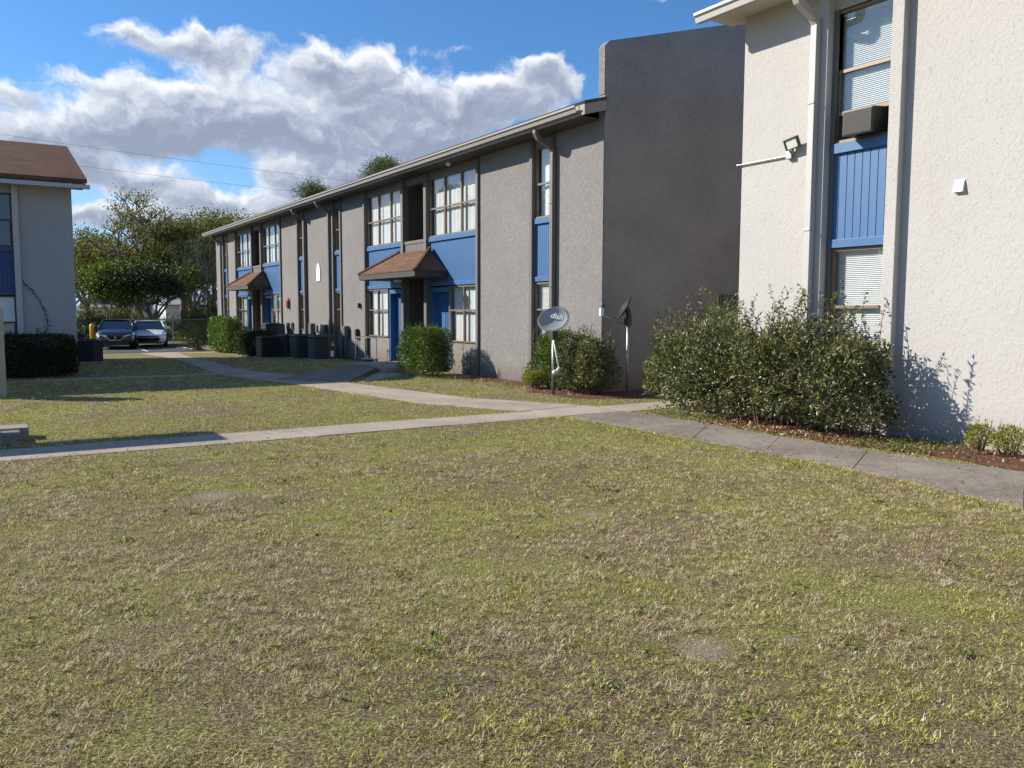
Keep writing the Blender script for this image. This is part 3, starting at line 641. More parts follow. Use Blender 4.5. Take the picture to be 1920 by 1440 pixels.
for c in ENTRY:
    for s in (-1, 1):
        def span(a, b): return (c+a, c+b) if s > 0 else (c-b, c-a)
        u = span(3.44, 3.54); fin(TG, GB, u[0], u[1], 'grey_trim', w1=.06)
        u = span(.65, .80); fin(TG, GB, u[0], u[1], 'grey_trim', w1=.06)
        u = span(.80, 3.44)
        blue_panel(TG, GB, u[0], u[1], 2.24, 3.5, w=-.05)
        window(TG, GB, u[0], u[1], 3.52, 5.04, 3, 4.25, w=-.06, cover='curtain', seed=int(c)+s)
        u = span(1.92, 3.44); window(TG, GB, u[0], u[1], .80, 2.22, 2, 1.60, w=-.06, cover='curtain', seed=int(c)+s+3)
        MB(TG).box(u[0], u[1], -.42, -.06, -.5, .79).build('sill_wall', 'grey_stucco', GB)
        u = span(.89, 1.83); door(TG, GB, *u)
    # open breezeway between the pilasters, with a railing wall upstairs
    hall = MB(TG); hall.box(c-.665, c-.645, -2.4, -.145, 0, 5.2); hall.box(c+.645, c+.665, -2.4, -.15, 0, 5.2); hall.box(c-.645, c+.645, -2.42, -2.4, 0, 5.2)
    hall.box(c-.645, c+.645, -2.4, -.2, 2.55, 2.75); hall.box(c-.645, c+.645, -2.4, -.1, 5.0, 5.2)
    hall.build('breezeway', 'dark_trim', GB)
    ra = MB(TG)
    for k in range(12): ra.box(c-.645+k*.108, c-.645+k*.108+.1, -.04, .0, 2.75, 3.42)
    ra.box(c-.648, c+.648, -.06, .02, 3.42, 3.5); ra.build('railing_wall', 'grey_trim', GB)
    hip_canopy(lambda u, w, z: TG(u, w+.01, z), GB, c)
    ey = MB(TG).lathe([(0, 0), (.05, .01), (.06, .05)], TG(c-1.3, .25, 5.17), k=12).build('eave_lamp', 'lamp_lens', GB) if False else None
# core is cut by the breezeway: leave the hall boxes in front of it
# round eave light by the near entry
b = MB(); b.lathe([(0, -.09), (.05, -.07), (.07, -.02), (.07, 0)], (9.82, 18.5, ZS), k=12); b.build('eave_lamp', 'lamp_lens', GB, smooth=True)

# --- white block on the right (facade X 9.8, corner at Y 9.0)
TR = lambda u, w, z: (9.8-w, u, z)
WB = thing('apartment_building', (9.8, 9.0, 0), 'white textured stucco apartment building at the right edge with one blue panelled window bay', 'building')
ZR = 5.98
wm = MB(TR); wm.box(7.50, 9.0, -.4, 0, -.3, ZR); wm.box(-12, 6.36, -.4, 0, -.3, ZR); wm.box(6.36, 7.50, -.4, -.06, 5.62, ZR)
wm.build('stucco_wall', 'white_stucco', WB, bevel=.006)
MB(TR).box(6.50, 7.50, -.4, -.07, -.3, .88).build('sill_wall', 'white_stucco', WB)
MB(TR).box(6.352, 6.512, -.2, .115, -.3, ZR-.01).build('pilaster', 'white_stucco', WB, bevel=.008)
MB(TR).box(7.47, 7.62, -.16, .09, -.3, ZR-.01).build('pilaster', 'gutter_white', WB, bevel=.005)
MB().box(10.4, 21, -12, 8.6, -.3, 5.9).build('interior_wall', 'interior', WB)
MB().box(10.2, 21, 8.6, 8.998, -.3, ZR).build('end_wall', 'white_stucco', WB)
MB(TR).box(7.405, 7.468, -.14, -.03, .88, 5.61).build('jamb_trim', 'grey_trim', WB)
blue_panel(TR, WB, 6.515, 7.44, 2.46, 3.83, w=-.06, pitch=.115, rail=.11)
window(TR, WB, 6.515, 7.40, .90, 2.45, 1, 1.66, w=-.09, cover='blind', seed=3)
window(TR, WB, 6.515, 7.44, 3.86, 5.60, 1, 4.80, w=-.09, cover='blind', seed=4, zopen=4.24)
MB(TR).box(6.55, 7.40, -.12, -.075, 4.22, 4.275).build('raised_sash', 'bronze_frame', WB)
MB(TR).box(6.52, 7.44, -.45, -.40, 3.86, 4.24).build('dark_opening', 'black_void', WB)
b = MB(TR); b.extr([(0, .0), (.10, .0), (.115, .02), (.05, .17), (0, .17)], 0, 5.54, 5.71)
vent = MB(TR); vent.add([(5.56, 0, 3.0), (5.68, 0, 3.0), (5.68, 0, 3.14), (5.56, 0, 3.14), (5.56, .055, 3.005), (5.68, .055, 3.005), (5.68, .02, 3.13), (5.56, .02, 3.13)],
    [(0, 1, 5, 4), (1, 2, 6, 5), (2, 3, 7, 6), (3, 0, 4, 7), (4, 5, 6, 7), (0, 3, 2, 1)]); vent.box(5.555, 5.685, -.002, .012, 3.132, 3.15)
vent.build('vent_hood', 'white_plastic', WB, bevel=.004)
er = 9.27; zr = 6.08
rf = MB(); rf.extr([(er, zr), (15.6, zr+1.72), (22, zr), (22, zr-.05), (15.6, zr+1.67), (er, zr-.05)], 1, -12, 9.42); rf.build('roof', 'shingle_brown', WB)
so = MB(); so.extr([(er+.02, ZR-.015), (9.95, ZR-.015), (9.95, ZR+.02), (er+.02, ZR+.02)], 1, -12, 9.4)
so.extr([(9.95, ZR+.0), (15.6, zr+1.5), (15.6, zr+1.53), (9.95, ZR+.03)], 1, 9.0, 9.4); so.build('soffit', 'soffit_white', WB)
fa = MB(); fa.box(er-.0, er+.02, -12, 9.42, ZR-.03, zr-.052); fa.extr([(er, ZR-.03), (15.6, zr+1.5), (15.6, zr+1.665), (er, zr-.055)], 1, 9.4, 9.425); fa.build('fascia', 'gutter_white', WB)
g = MB(); g.extr(gutter_profile(er-.002, zr-.06, .14, .13), 1, -12, 9.42); g.build('gutter', 'gutter_white', WB)
downspout(TR, WB, 7.62, zr-.18, .58, 'gutter_white', .05, .10)

# --- pale block on the left (front in the plane Y 23.4, end at X 1.94)
TL = lambda u, w, z: (u, 23.4-w, z)
LB = thing('apartment_building', (1.94, 23.4, 0), 'pale stucco building at the left edge with a brown shingle roof, its front in shade', 'building')
XL = -16
wl = MB(TL)
wl.box(.79, 1.94, -.4, 0, -.5, 4.62)
for k in range(1, 5):
    u1 = .66 - (k-1)*3.6; wl.box(u1-3.6+.02, u1-1.5, -.4, 0, -.5, 4.62); wl.box(u1-1.5, u1, -.4, -.06, 4.36, 4.62)
    wl.box(u1-1.5, u1, -.4, -.06, -.5, .62)
wl.build('stucco_wall', 'pale_stucco', LB, bevel=.004)
sw = MB(); sw.extr([(23.81, -.5), (32.6, -.5), (32.6, 4.62), (27.9, 6.12), (23.81, 4.85)], 0, 1.7, 1.94); sw.build('end_wall', 'pale_stucco', LB)
MB().box(XL, 1.69, 24.0, 32.6, -.5, 4.6).build('interior_wall', 'interior', LB)
for k in range(1, 4):
    u1 = .66 - (k-1)*3.6
    MB(TL).box(u1, u1+.128, -.2, .10, -.5, 4.60).build('pilaster', 'gutter_white', LB, bevel=.004)
    MB(TL).box(u1-1.62, u1-1.502, -.2, .10, -.5, 4.60).build('pilaster', 'gutter_white', LB, bevel=.004)
    window(TL, LB, u1-1.5, u1, 3.10, 4.36, 2, 3.72, w=-.10, frame='dark_frame', cover='curtain', seed=k, glass='dark_glass')
    blue_panel(TL, LB, u1-1.5, u1, 1.94, 3.08, w=-.09, mat='navy_paint')
    window(TL, LB, u1-1.5, u1, .64, 1.92, 2, 1.28, w=-.10, frame='dark_frame', cover='blind', seed=k+9)
rf = MB(); rf.extr([(22.88, 4.74), (27.9, 6.34), (33.1, 4.74), (33.1, 4.64), (27.9, 6.24), (22.88, 4.64)], 0, XL, 2.25); rf.build('roof', 'shingle_brown', LB)
MB().box(XL, 2.22, 22.885, 22.91, 4.55, 4.637).build('fascia', 'fascia_dark', LB)
so = MB(); so.box(XL, 2.2, 22.92, 23.5, 4.55, 4.57); so.extr([(23.0, 4.59), (27.9, 6.15), (32.9, 4.62), (32.9, 4.60), (27.9, 6.12), (23.0, 4.56)], 0, 1.95, 2.22); so.build('soffit', 'soffit_white', LB)
g = MB(); g.box(XL, 2.30, 22.78, 22.882, 4.50, 4.60); g.build('gutter', 'gutter_white', LB, bevel=.01)
# unseen gable wing added behind the block to shade the lawn and condensers
rw = MB(); rw.extr([(32.4, -.5), (36.7, -.5), (36.7, 6.0), (34.5, 7.2), (29.5, 5.6), (32.4, 5.2)], 0, XL, 1.9); rw.build('added_shade_wing', 'pale_stucco', LB)
rf = MB(); rf.extr([(28.2, 5.32), (34.5, 7.38), (37.3, 5.95), (37.3, 5.85), (34.5, 7.26), (28.2, 5.22)], 0, XL, 2.2); rf.build('added_shade_roof', 'shingle_brown', LB)

# --- neighbouring houses beyond the parking lot
def house(name, loc, w_, d_, h, pitch, wall, roof, label, wins, rz=0):
    o = thing(name, loc, label, 'house', rz=rz); z = loc[2]
    MB().box(0, w_, 0, d_, -1.5, h).build('wall', wall, o, local=True)
    r = MB(); r.extr([(-.35, h-.02), (d_/2, h+pitch), (d_+.35, h-.02), (d_+.35, h-.14), (d_/2, h+pitch-.12), (-.35, h-.14)], 0, -.4, w_+.4); r.build('roof', roof, o, local=True)
    for (u, z0, ww, hh, mat) in wins:
        f = MB(); f.box(u-.07, u, -.05, .0, z0-.07, z0+hh+.07); f.box(u+ww, u+ww+.07, -.05, 0, z0-.07, z0+hh+.07); f.box(u, u+ww, -.05, 0, z0+hh, z0+hh+.07); f.box(u, u+ww, -.06, 0, z0-.07, z0)
        wo_ = f.build('window', 'house_white', o, local=True); MB().box(u, u+ww, -.02, -.01, z0, z0+hh).build('pane', mat, wo_, local=True)
    return o
house('white_house', (12.9, 75, -.4), 14, 8, 2.45, .95, 'house_white', 'roof_grey', 'low white house with a long grey roof beyond the chain link fence', [(1.6, .9, 1.3, 1.1, 'ac_grille'), (3.3, .3, .7, 1.9, 'dark_frame'), (7, .9, 1.4, 1.1, 'dark_frame')])
house('green_house', (8.0, 82, -.4), 6.5, 7, 2.2, .8, 'house_green', 'roof_grey', 'pale green house glimpsed under the dark tree beyond the parked cars', [(2, .9, 1.2, 1, 'dark_frame')])

# ---------------------------------------------------------------- vegetation
def np_mesh(name, V, F, mat, parent=None, off=(0, 0, 0)):
    me = bpy.data.meshes.new(name); V = np.asarray(V, np.float32) - np.array(off, np.float32); F = np.asarray(F, np.int32); k = F.shape[1]
    me.vertices.add(len(V)); me.vertices.foreach_set('co', V.ravel()); me.loops.add(F.size); me.loops.foreach_set('vertex_index', F.ravel())
    me.polygons.add(len(F)); me.polygons.foreach_set('loop_start', np.arange(0, F.size, k, dtype=np.int32)); me.update(calc_edges=True)
    me.materials.append(MATS[mat]); o = bpy.data.objects.new(name, me); COL.objects.link(o)
    if parent: o.parent = parent
    return o
def leaves(P, N, L, Wd, rng, fold=.25):
    """folded pointed leaves: P base points, N outward bias directions, arrays of length and width"""
    n = len(P); d = rng.normal(0, 1, (n, 3)) * .75 + N; d /= np.linalg.norm(d, axis=1)[:, None]+1e-9
    s = np.cross(d, rng.normal(0, 1, (n, 3))); s /= np.linalg.norm(s, axis=1)[:, None]+1e-9; u = np.cross(s, d)
    L = L[:, None]; Wd = Wd[:, None]
    b = P; t = P + d*L; m = P + d*L*.5 - u*Wd*fold
    l = P + d*L*.45 - s*Wd*.5 + u*Wd*fold*.5; r = P + d*L*.45 + s*Wd*.5 + u*Wd*fold*.5
    V = np.stack([b, l, t, r, m], 1).reshape(-1, 3); k = np.arange(n)*5
    F = np.stack([np.stack([k, k+4, k+1], 1), np.stack([k+1, k+4, k+2], 1), np.stack([k, k+3, k+4], 1), np.stack([k+4, k+3, k+2], 1)], 1).reshape(-1, 3)
    return V, F
def lump(p, seed, s=.35):
    q = np.array([mnoise.noise(Vector((a*1/s+seed*7.1, b*1/s, c*1/s))) for a, b, c in p]); return q
def shrub(name, label, cat, x0, x1, y0, y1, z0, z1, n, leaf, mat, seed, round_=3.5, rough=.12, sprouts=0, sprout_len=.35, group=None, low=.0, lw=.42, twigs=26, top_rough=0, inner=.45):
    """clipped or loose shrub: a superellipsoid of real leaves on twigs"""
    rng = np.random.RandomState(seed); rd = random.Random(seed)
    cx, cy = (x0+x1)/2, (y0+y1)/2; zb = gz(cx, cy)+z0; zt = gz(cx, cy)+z1; cz = (zb+zt)/2; a, b, c = (x1-x0)/2, (y1-y0)/2, (zt-zb)/2
    o = thing(name, (cx, cy, gz(cx, cy)), label, cat, group)
    d = rng.normal(0, 1, (n, 3)); d /= np.linalg.norm(d, axis=1)[:, None]
    area = np.abs(d[:, 0])*b*c + np.abs(d[:, 1])*a*c + np.abs(d[:, 2])*a*b
    rs = 1/np.power(np.abs(d[:, 0])**round_ + np.abs(d[:, 1])**round_ + np.abs(d[:, 2])**round_, 1/round_)
    lift = lump(d*rs[:, None]*np.array([a, b, c])*1.0, seed, .28)*rough*1.6 + lump(d*rs[:, None]*np.array([a, b, c]), seed+3, .8)*rough*1.6
    depth = np.where(rng.rand(n) < inner, rng.uniform(.55, .93, n), rng.uniform(.90, 1.03, n))
    P = d*rs[:, None]*depth[:, None]*np.array([a, b, c])
    P = P*(1 + (lift/np.maximum(.2, np.linalg.norm(P, axis=1)))[:, None]) + np.array([cx, cy, cz])
    if top_rough:
        tl = lump(P*np.array([1, 1, 0]), seed+9, .5); P[:, 2] += np.where(P[:, 2] > cz, (P[:, 2]-cz)/c*(tl*top_rough+rng.exponential(.03, n)*(rng.rand(n) < .5)), 0)
    keep = P[:, 2] > zb-.02+low*rng.rand(n); P = P[keep]; N = d[keep]*.8 + np.array([0, 0, .45])
    m = len(P); L = rng.uniform(.65, 1.25, m)*leaf
    V, F = leaves(P, N, L, L*lw*rng.uniform(.8, 1.2, m), rng)
    st = MB(); VV = [V]; FF = [F]; base = len(V)
    for i in range(twigs):
        px, py = rd.uniform(-.6, .6)*a, rd.uniform(-.6, .6)*b; q = Vector((rd.uniform(-.9, .9)*a, rd.uniform(-.9, .9)*b, 0))
        st.tube([(cx+px*.7, cy+py*.7, zb-.08), (cx+px, cy+py, zb+c*.5), (cx+q.x*.8, cy+q.y*.8, zb+c*rd.uniform(1.0, 1.7))], [.014, .010, .004], 5)
    sp = []
    for i in range(sprouts):
        sx, sy = cx+rd.uniform(-.92, .92)*a, cy+rd.uniform(-.92, .92)*b; h = sprout_len*rd.uniform(.35, 1.15)
        lx, ly = rd.uniform(-.5, .5)*h, rd.uniform(-.5, .5)*h
        pts = [Vector((sx, sy, zt-c*.35)), Vector((sx+lx*.25, sy+ly*.25, zt-c*.35+(c*.35+h)*.5)), Vector((sx+lx, sy+ly, zt+h))]
        st.tube(pts, [.006, .004, .0015], 4)
        nl = max(3, int((h+c*.35)/(leaf*.42)))
        for k in range(nl):
            t = (k+1)/nl; p = pts[0].lerp(pts[1], t*2) if t < .5 else pts[1].lerp(pts[2], t*2-1); sp.append(tuple(p))
    if sp:
        sp = np.array(sp); m = len(sp); nn = rng.normal(0, 1, (m, 3)); nn[:, 2] = np.abs(nn[:, 2])*.5+.3
        L = rng.uniform(.6, 1.15, m)*leaf; V2, F2 = leaves(sp, nn, L, L*lw, rng); VV.append(V2); FF.append(F2+base)
    np_mesh('foliage', np.concatenate(VV), np.concatenate(FF), mat, o, tuple(o.location))
    st.build('stems', 'twig', o, recalc=False)
    return o
shrub('hedge', 'large overgrown hedge with long shoots in front of the white wall and its lower window', 'hedge', 8.72, 9.66, 6.15, 9.5, .08, 1.36, 25000, .068, 'leaf_hedge', 1, 4.0, .30, 70, .52, low=.25, top_rough=.35)
shrub('hedge', 'looser lower end of the overgrown hedge reaching left towards the dark wall', 'hedge', 9.1, 10.6, 8.9, 10.62, .12, 1.18, 18000, .066, 'leaf_hedge', 2, 3.2, .2, 42, .42, low=.3, top_rough=.3)
shrub('shrub', 'glossy dark shrub behind the right satellite dish pole', 'shrub', 9.25, 10.0, 12.1, 13.15,   .08, 1.05, 15000, .05, 'leaf_hedge', 3, 4, .12, 22, .24, low=.15)
shrub('shrub', 'clipped green shrub behind the left satellite dish', 'shrub', 9.35, 9.98, 13.0, 14.25, .10, 1.10, 13000, .05, 'leaf_box', 4, 6, .10, 20, .2, low=.15)
shrub('shrub', 'boxy clipped green bush beside the near entrance canopy', 'shrub', 8.6, 9.5, 17.5, 19.0, .10, 1.13, 20000, .052, 'leaf_box', 5, 8, .07, 26, .16, low=.15)
shrub('small_shrub', 'low reddish green shrub left of the left satellite dish', 'shrub', 9.12, 9.6, 13.72, 14.15, .12, .42, 3500, .036, 'leaf_yellow', 6, 2.5, .06, 8, .08, twigs=14)
shrub('small_shrub', 'tiny yellow green bush on red mulch against the white wall, left of the pair', 'shrub', 9.13, 9.40, 4.86, 5.12, .14, .36, 1300, .030, 'leaf_yellow', 7, 2.2, .10, 7, .06, 'yellow green bushes on the mulch', twigs=9)
shrub('small_shrub', 'tiny yellow green bush on red mulch against the white wall, right of the pair', 'shrub', 9.15, 9.50, 4.50, 4.84, .13, .34, 1500, .030, 'leaf_yellow', 8, 2.2, .10, 8, .06, 'yellow green bushes on the mulch', twigs=10)
shrub('hedge', 'tall square hedge with its left face sunlit by the far entrance', 'hedge', 9.0, 9.75, 38.2, 41.8, .05, 1.62, 15000, .09, 'leaf_box', 9, 6, .08, 0, low=.1)
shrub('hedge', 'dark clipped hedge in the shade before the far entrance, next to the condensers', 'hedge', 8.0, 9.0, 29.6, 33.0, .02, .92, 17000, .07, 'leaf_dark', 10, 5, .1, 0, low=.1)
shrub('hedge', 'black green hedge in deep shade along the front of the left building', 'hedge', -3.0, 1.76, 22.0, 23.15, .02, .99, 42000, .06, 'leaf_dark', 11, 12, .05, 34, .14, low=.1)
shrub('stump_shrub', 'small dark leafy stump at the edge of the parking lot', 'shrub', 8.4, 9.1, 42.6, 43.4, 0, .62, 900, .09, 'leaf_dark', 12, 3, .1, 0)
# weeds and seedlings at the foot of the hedge, too many to count
def weeds(spots, n, label, mat, hmax, seed):
    rng = np.random.RandomState(seed); P = []
    for (x0, x1, y0, y1, k) in spots:
        x = rng.uniform(x0, x1, k); y = rng.uniform(y0, y1, k); keep = np.ones(k, bool)
        for w_ in NOGRASS[:6]: keep &= ~inpoly(x, y, w_)
        x, y = x[keep], y[keep]; P.append(np.stack([x, y, np.abs(rng.normal(0, hmax*.5, len(x)))+.01], 1))
    P = np.concatenate(P); m = len(P); N = np.tile(np.array([0, 0, .6]), (m, 1)); L = rng.uniform(.5, 1.2, m)*.035
    V, F = leaves(P, N, L, L*.6, rng); return tag(np_mesh('weeds', V, F, mat), label, 'weeds', kind='stuff')
weeds([(8.64, 9.1, 5.3, 6.2, 520), (8.8, 9.7, 5.2, 6.1, 520), (8.6, 9.1, 8.3, 9.8, 700), (8.7, 9.75, 4.6, 5.3, 120)], 0, 'bright green low weeds between the pavement and the big hedge', 'leaf_weed', .08, 21)
def fallen(spots, label, seed):
    rng = np.random.RandomState(seed); P = []
    for (x0, x1, y0, y1, k) in spots: P.append(np.stack([rng.uniform(x0, x1, k), rng.uniform(y0, y1, k), rng.uniform(.025, .045, k)], 1))
    P = np.concatenate(P); m = len(P); N = np.tile(np.array([0, 0, -.1]), (m, 1)); L = rng.uniform(.5, 1.2, m)*.05
    V, F = leaves(P, N, L, L*.5, rng); return tag(np_mesh('fallen_leaves', V, F, 'leaf_dead'), label, 'leaves', kind='stuff')
fallen([(8.55, 9.2, 6.0, 8.6, 1100), (8.8, 9.7, 3.6, 5.4, 260), (9.0, 9.9, 12.2, 17.2, 700), (8.5, 8.8, 5.0, 8.4, 90)], 'reddish dead leaves scattered over the mulch', 22)
def lawn_litter():
    rng = np.random.RandomState(5); k = 150; th = rng.uniform(R(0), R(66), k); rr = np.sqrt(rng.uniform(6, 140, k)); P = np.stack([rr*np.sin(th), rr*np.cos(th), np.full(k, .03)], 1)
    P = P[P[:, 0] < 8.6]
    m = len(P); L = rng.uniform(.4, 1.1, m)*.045; V, F = leaves(P, np.tile(np.array([0, 0, -.05]), (m, 1)), L, L*.55, rng)
    tag(np_mesh('fallen_leaves', V, F, 'leaf_dead'), 'single dry tan leaves dropped on the open lawn', 'leaves', kind='stuff')
lawn_litter()
def lawn_weeds():
    rng = np.random.RandomState(15); P = []
    for i in range(90):
        a = rng.uniform(R(0), R(64)); r_ = math.sqrt(rng.uniform(6, 110)); cx, cy = r_*math.sin(a), r_*math.cos(a)
        if cx > 7.0: continue
        k = rng.randint(8, 26); P.append(np.stack([cx+rng.normal(0, .035, k), cy+rng.normal(0, .035, k), np.abs(rng.normal(0, .008, k))+.012], 1))
    P = np.concatenate(P); m = len(P); L = rng.uniform(.5, 1.2, m)*.034; V, F = leaves(P, np.tile(np.array([0, 0, .35]), (m, 1)), L, L*.5, rng)
    tag(np_mesh('weeds', V, F, 'leaf_weed'), 'small broad leaved green weeds scattered through the open lawn', 'weeds', kind='stuff')
lawn_weeds()
# palmetto behind the hedge
pm = thing('palmetto', (10.75, 10.3, 0), 'spiky yellow green palmetto fan rising behind the hedge before the dark wall', 'palm')
fm = MB(); rd = random.Random(4)
for s in range(3):
    bx, by = 10.75+rd.uniform(-.1, .1), 10.3+rd.uniform(-.1, .1); top = Vector((bx+rd.uniform(-.15, .15), by+rd.uniform(-.15, .15), 1.22+.14*s))
    MB().tube([(bx, by, 0), tuple(top)], [.012, .008], 5).build('stalk', 'frond', pm)
    for k in range(15):
        a = -1.3+2.6*k/14; dr = Vector((-.53*math.sin(a)*-1, -.84*math.sin(a)*.9, math.cos(a))); l = .5*rd.uniform(.8, 1.05)
        sd_ = Vector((.8, -.5, 0)).cross(dr).normalized()*.018; e = top+dr*l
        fm.add([tuple(top-sd_*.3), tuple(top+sd_*.3), tuple(top+dr*l*.5+sd_), tuple(e), tuple(top+dr*l*.5-sd_)], [(0, 1, 2, 3, 4)])
fm.build('fronds', 'frond', pm, recalc=False)
# climbing vine on the left building
vn = thing('climbing_vine', (.95, 23.35, 0), 'thin leafy vine climbing the pale wall of the left building', 'vine')
pts = [(1.25, 23.37, .9), (1.3, 23.37, 1.3), (1.22, 23.37, 1.65), (1.05, 23.37, 2.0), (.82, 23.36, 2.25)]
MB().tube(pts, [.008]*5, 5).build('stem', 'twig', vn)
rng = np.random.RandomState(8); P = []
for i in range(4):
    for t in np.linspace(0, 1, 14): P.append(np.array(pts[i])*(1-t)+np.array(pts[i+1])*t+rng.normal(0, .02, 3)*np.array([1, .3, 1]))
P = np.array(P); L = rng.uniform(.03, .07, len(P)); V, F = leaves(P, np.tile(np.array([0, -.5, 0]), (len(P), 1)), L, L*.6, rng); np_mesh('leaves', V, F, 'leaf_dark', vn, tuple(vn.location))

def tree(name, label, x, y, h, cr, seed, mat, nleaf, leaf, trunk_h=.35, tr=.28, bark='bark', spread=1.0, levels=4, cluster=.55, bare=.0, group=None, flat=1.0, lean=(0, 0)):
    """tapered trunk, forking limbs, leaf clumps on the outer twigs"""
    rd = random.Random(seed); rng = np.random.RandomState(seed); zb = gz(x, y)
    o = thing(name, (x, y, zb), label, 'tree', group); tb = MB(); tips = []
    def grow(p, d, L, r, lev):
        pts = [p]; q = p.copy(); dd = d.copy(); n = 3
        for i in range(n):
            dd = (dd + Vector((rd.uniform(-.28, .28), rd.uniform(-.28, .28), rd.uniform(-.12, .2)))).normalized(); q = q + dd*L/n; pts.append(q.copy())
        tb.tube([tuple(v) for v in pts], [r, r*.86, r*.72, r*.56], 6 if lev < 2 else 4, cap=False)
        if lev >= levels: tips.append(q); tips.append(pts[2]); return
        if lev >= levels-1: tips.append(pts[2])
        k = rd.choice([2, 3, 3]) if lev < levels-1 else 3
        a0 = rd.uniform(0, 6.28)
        for i in range(k):
            a = a0 + i*6.28/k + rd.uniform(-.5, .5); side = Vector((math.cos(a), math.sin(a), rd.uniform(-.1, .35)))
            nd = (dd*rd.uniform(.55, .95) + side*rd.uniform(.55, 1.0)*spread); nd.z *= flat; grow(q, nd.normalized(), L*rd.uniform(.62, .82), r*.60, lev+1)
    th = h*trunk_h; d0_ = Vector((lean[0], lean[1], 1)).normalized()
    p0 = Vector((x, y, zb-.2)); p1 = p0 + d0_*th*.5 + Vector((rd.uniform(-.1, .1), rd.uniform(-.1, .1), 0)); p2 = p0 + d0_*th
    tb.tube([tuple(p0), tuple(p0+Vector((0, 0, .25))), tuple(p1), tuple(p2)], [tr*1.5, tr*1.1, tr, tr*.85], 9, cap=False)
    a0 = rd.uniform(0, 6.28); k0 = 4
    for i in range(k0):
        a = a0+i*6.28/k0; nd = Vector((math.cos(a)*.75*spread, math.sin(a)*.75*spread, rd.uniform(.7, 1.2))).normalized()
        grow(p2, nd, (h-th)*rd.uniform(.36, .46), tr*.6, 1)
    grow(p2, Vector((0, 0, 1)), (h-th)*.42, tr*.65, 1)
    T_ = np.array([tuple(t) for t in tips]); 
    # fit the crown to its height and spread
    sx = cr/max(1e-3, np.percentile(np.abs(T_[:, 0]-x), 96)); sz = (h-th)/max(1e-3, T_[:, 2].max()-p2.z)
    def fit(v):
        k = min(1, max(0, (v[2]-p2.z*.9)/(h*.15))); f = 1+(sx-1)*k
        return (x+(v[0]-x)*f, y+(v[1]-y)*f, v[2] if v[2] < p2.z else p2.z+(v[2]-p2.z)*sz)
    tb.v = [fit(v) for v in tb.v]; T_ = np.array([fit(v) for v in T_])
    tb.build('trunk', bark, o, recalc=False)
    if nleaf:
        use = T_[rng.rand(len(T_)) > bare]
        if len(use) < 3: use = T_[:3]
        idx = rng.randint(0, len(use), nleaf); P = use[idx] + rng.normal(0, 1, (nleaf, 3))*cluster*np.array([1, 1, .62])*(h/10)**.5
        N = (P-use[idx])*.6+np.array([0, 0, .3]); L = rng.uniform(.6, 1.3, nleaf)*leaf
        V, F = leaves(P, N, L, L*.6, rng); np_mesh('crown', V, F, mat, o, tuple(o.location))
    return o
tree('oak_tree', 'tallest old oak beyond the parking lot, thin topped with bare crooked limbs', 9.0, 62, 10.2, 3.0, 31, 'leaf_oak', 3200, .15, .42, .30, levels=4, cluster=.34, bare=.55, spread=1.15)
tree('oak_tree', 'broad olive brown oak right of the tallest oak', 12.3, 64, 9.2, 3.4, 32, 'leaf_olive', 15000, .16, .3, .3, levels=4, cluster=.5, bare=.12, spread=1.2)
tree('oak_tree', 'dense green oak behind the end of the grey building roof', 15.2, 68, 9.4, 3.2, 33, 'leaf_olive', 14000, .18, .3, .3, levels=4, cluster=.6, spread=1.2)
tree('oak_tree', 'pale thin tree at the left, beside the wall of the left building', 6.2, 66, 7.6, 2.6, 34, 'leaf_oak', 6500, .16, .3, .22, levels=4, cluster=.45, bare=.25, spread=1.2)
tree('evergreen_tree', 'dark dense evergreen with several thin trunks behind the white car', 8.5, 54.5, 4.9, 2.0, 35, 'leaf_dark', 11000, .14, .26, .14, levels=4, cluster=.52, spread=.95, flat=.9)
tree('evergreen_tree', 'yellow green bushy tree left of the dark evergreen', 6.3, 55.5, 5.0, 1.9, 36, 'leaf_bright', 12000, .14, .25, .13, levels=4, cluster=.45)
tree('evergreen_tree', 'yellow green tree directly behind the dark evergreen', 9.6, 60, 5.6, 2.6, 37, 'leaf_bright', 12000, .16, .25, .16, levels=4, cluster=.5)
tree('oak_tree', 'wide brownish tree top showing over the middle of the grey roof', 18.0, 66, 9.6, 3.3, 38, 'leaf_oak', 11000, .17, .3, .28, levels=4, cluster=.5, bare=.15, spread=1.2)
tree('bare_tree', 'leafless pale brush tree at the corner of the grey building', 12.3, 58.5, 7.4, 1.7, 39, 'leaf_oak', 400, .12, .15, .17, 'bark_pale', levels=5, cluster=.3, spread=.9)
tree('oak_tree', 'low olive tree filling behind the white house', 15.0, 84, 8.0, 4.4, 40, 'leaf_olive', 14000, .22, .2, .3, levels=4, cluster=.8)
tree('oak_tree', 'distant olive tree between the oaks, far behind', 9.5, 88, 9.0, 4.6, 41, 'leaf_olive', 14000, .24, .2, .3, levels=4, cluster=.85)
tree('oak_tree', 'distant dull green tree at the far left behind the pale tree', 6.4, 90, 7.5, 3.2, 42, 'leaf_olive', 9000, .24, .2, .3, levels=4, cluster=.8)
tree('oak_tree', 'distant oak behind the right end of the white house', 20.5, 88, 9.5, 4.8, 43, 'leaf_oak', 13000, .24, .2, .3, levels=4, cluster=.85)
tree('oak_tree', 'olive tree standing just past the far end of the grey building', 14.6, 73, 9.0, 3.0, 44, 'leaf_olive', 12000, .19, .25, .3, levels=4, cluster=.7)
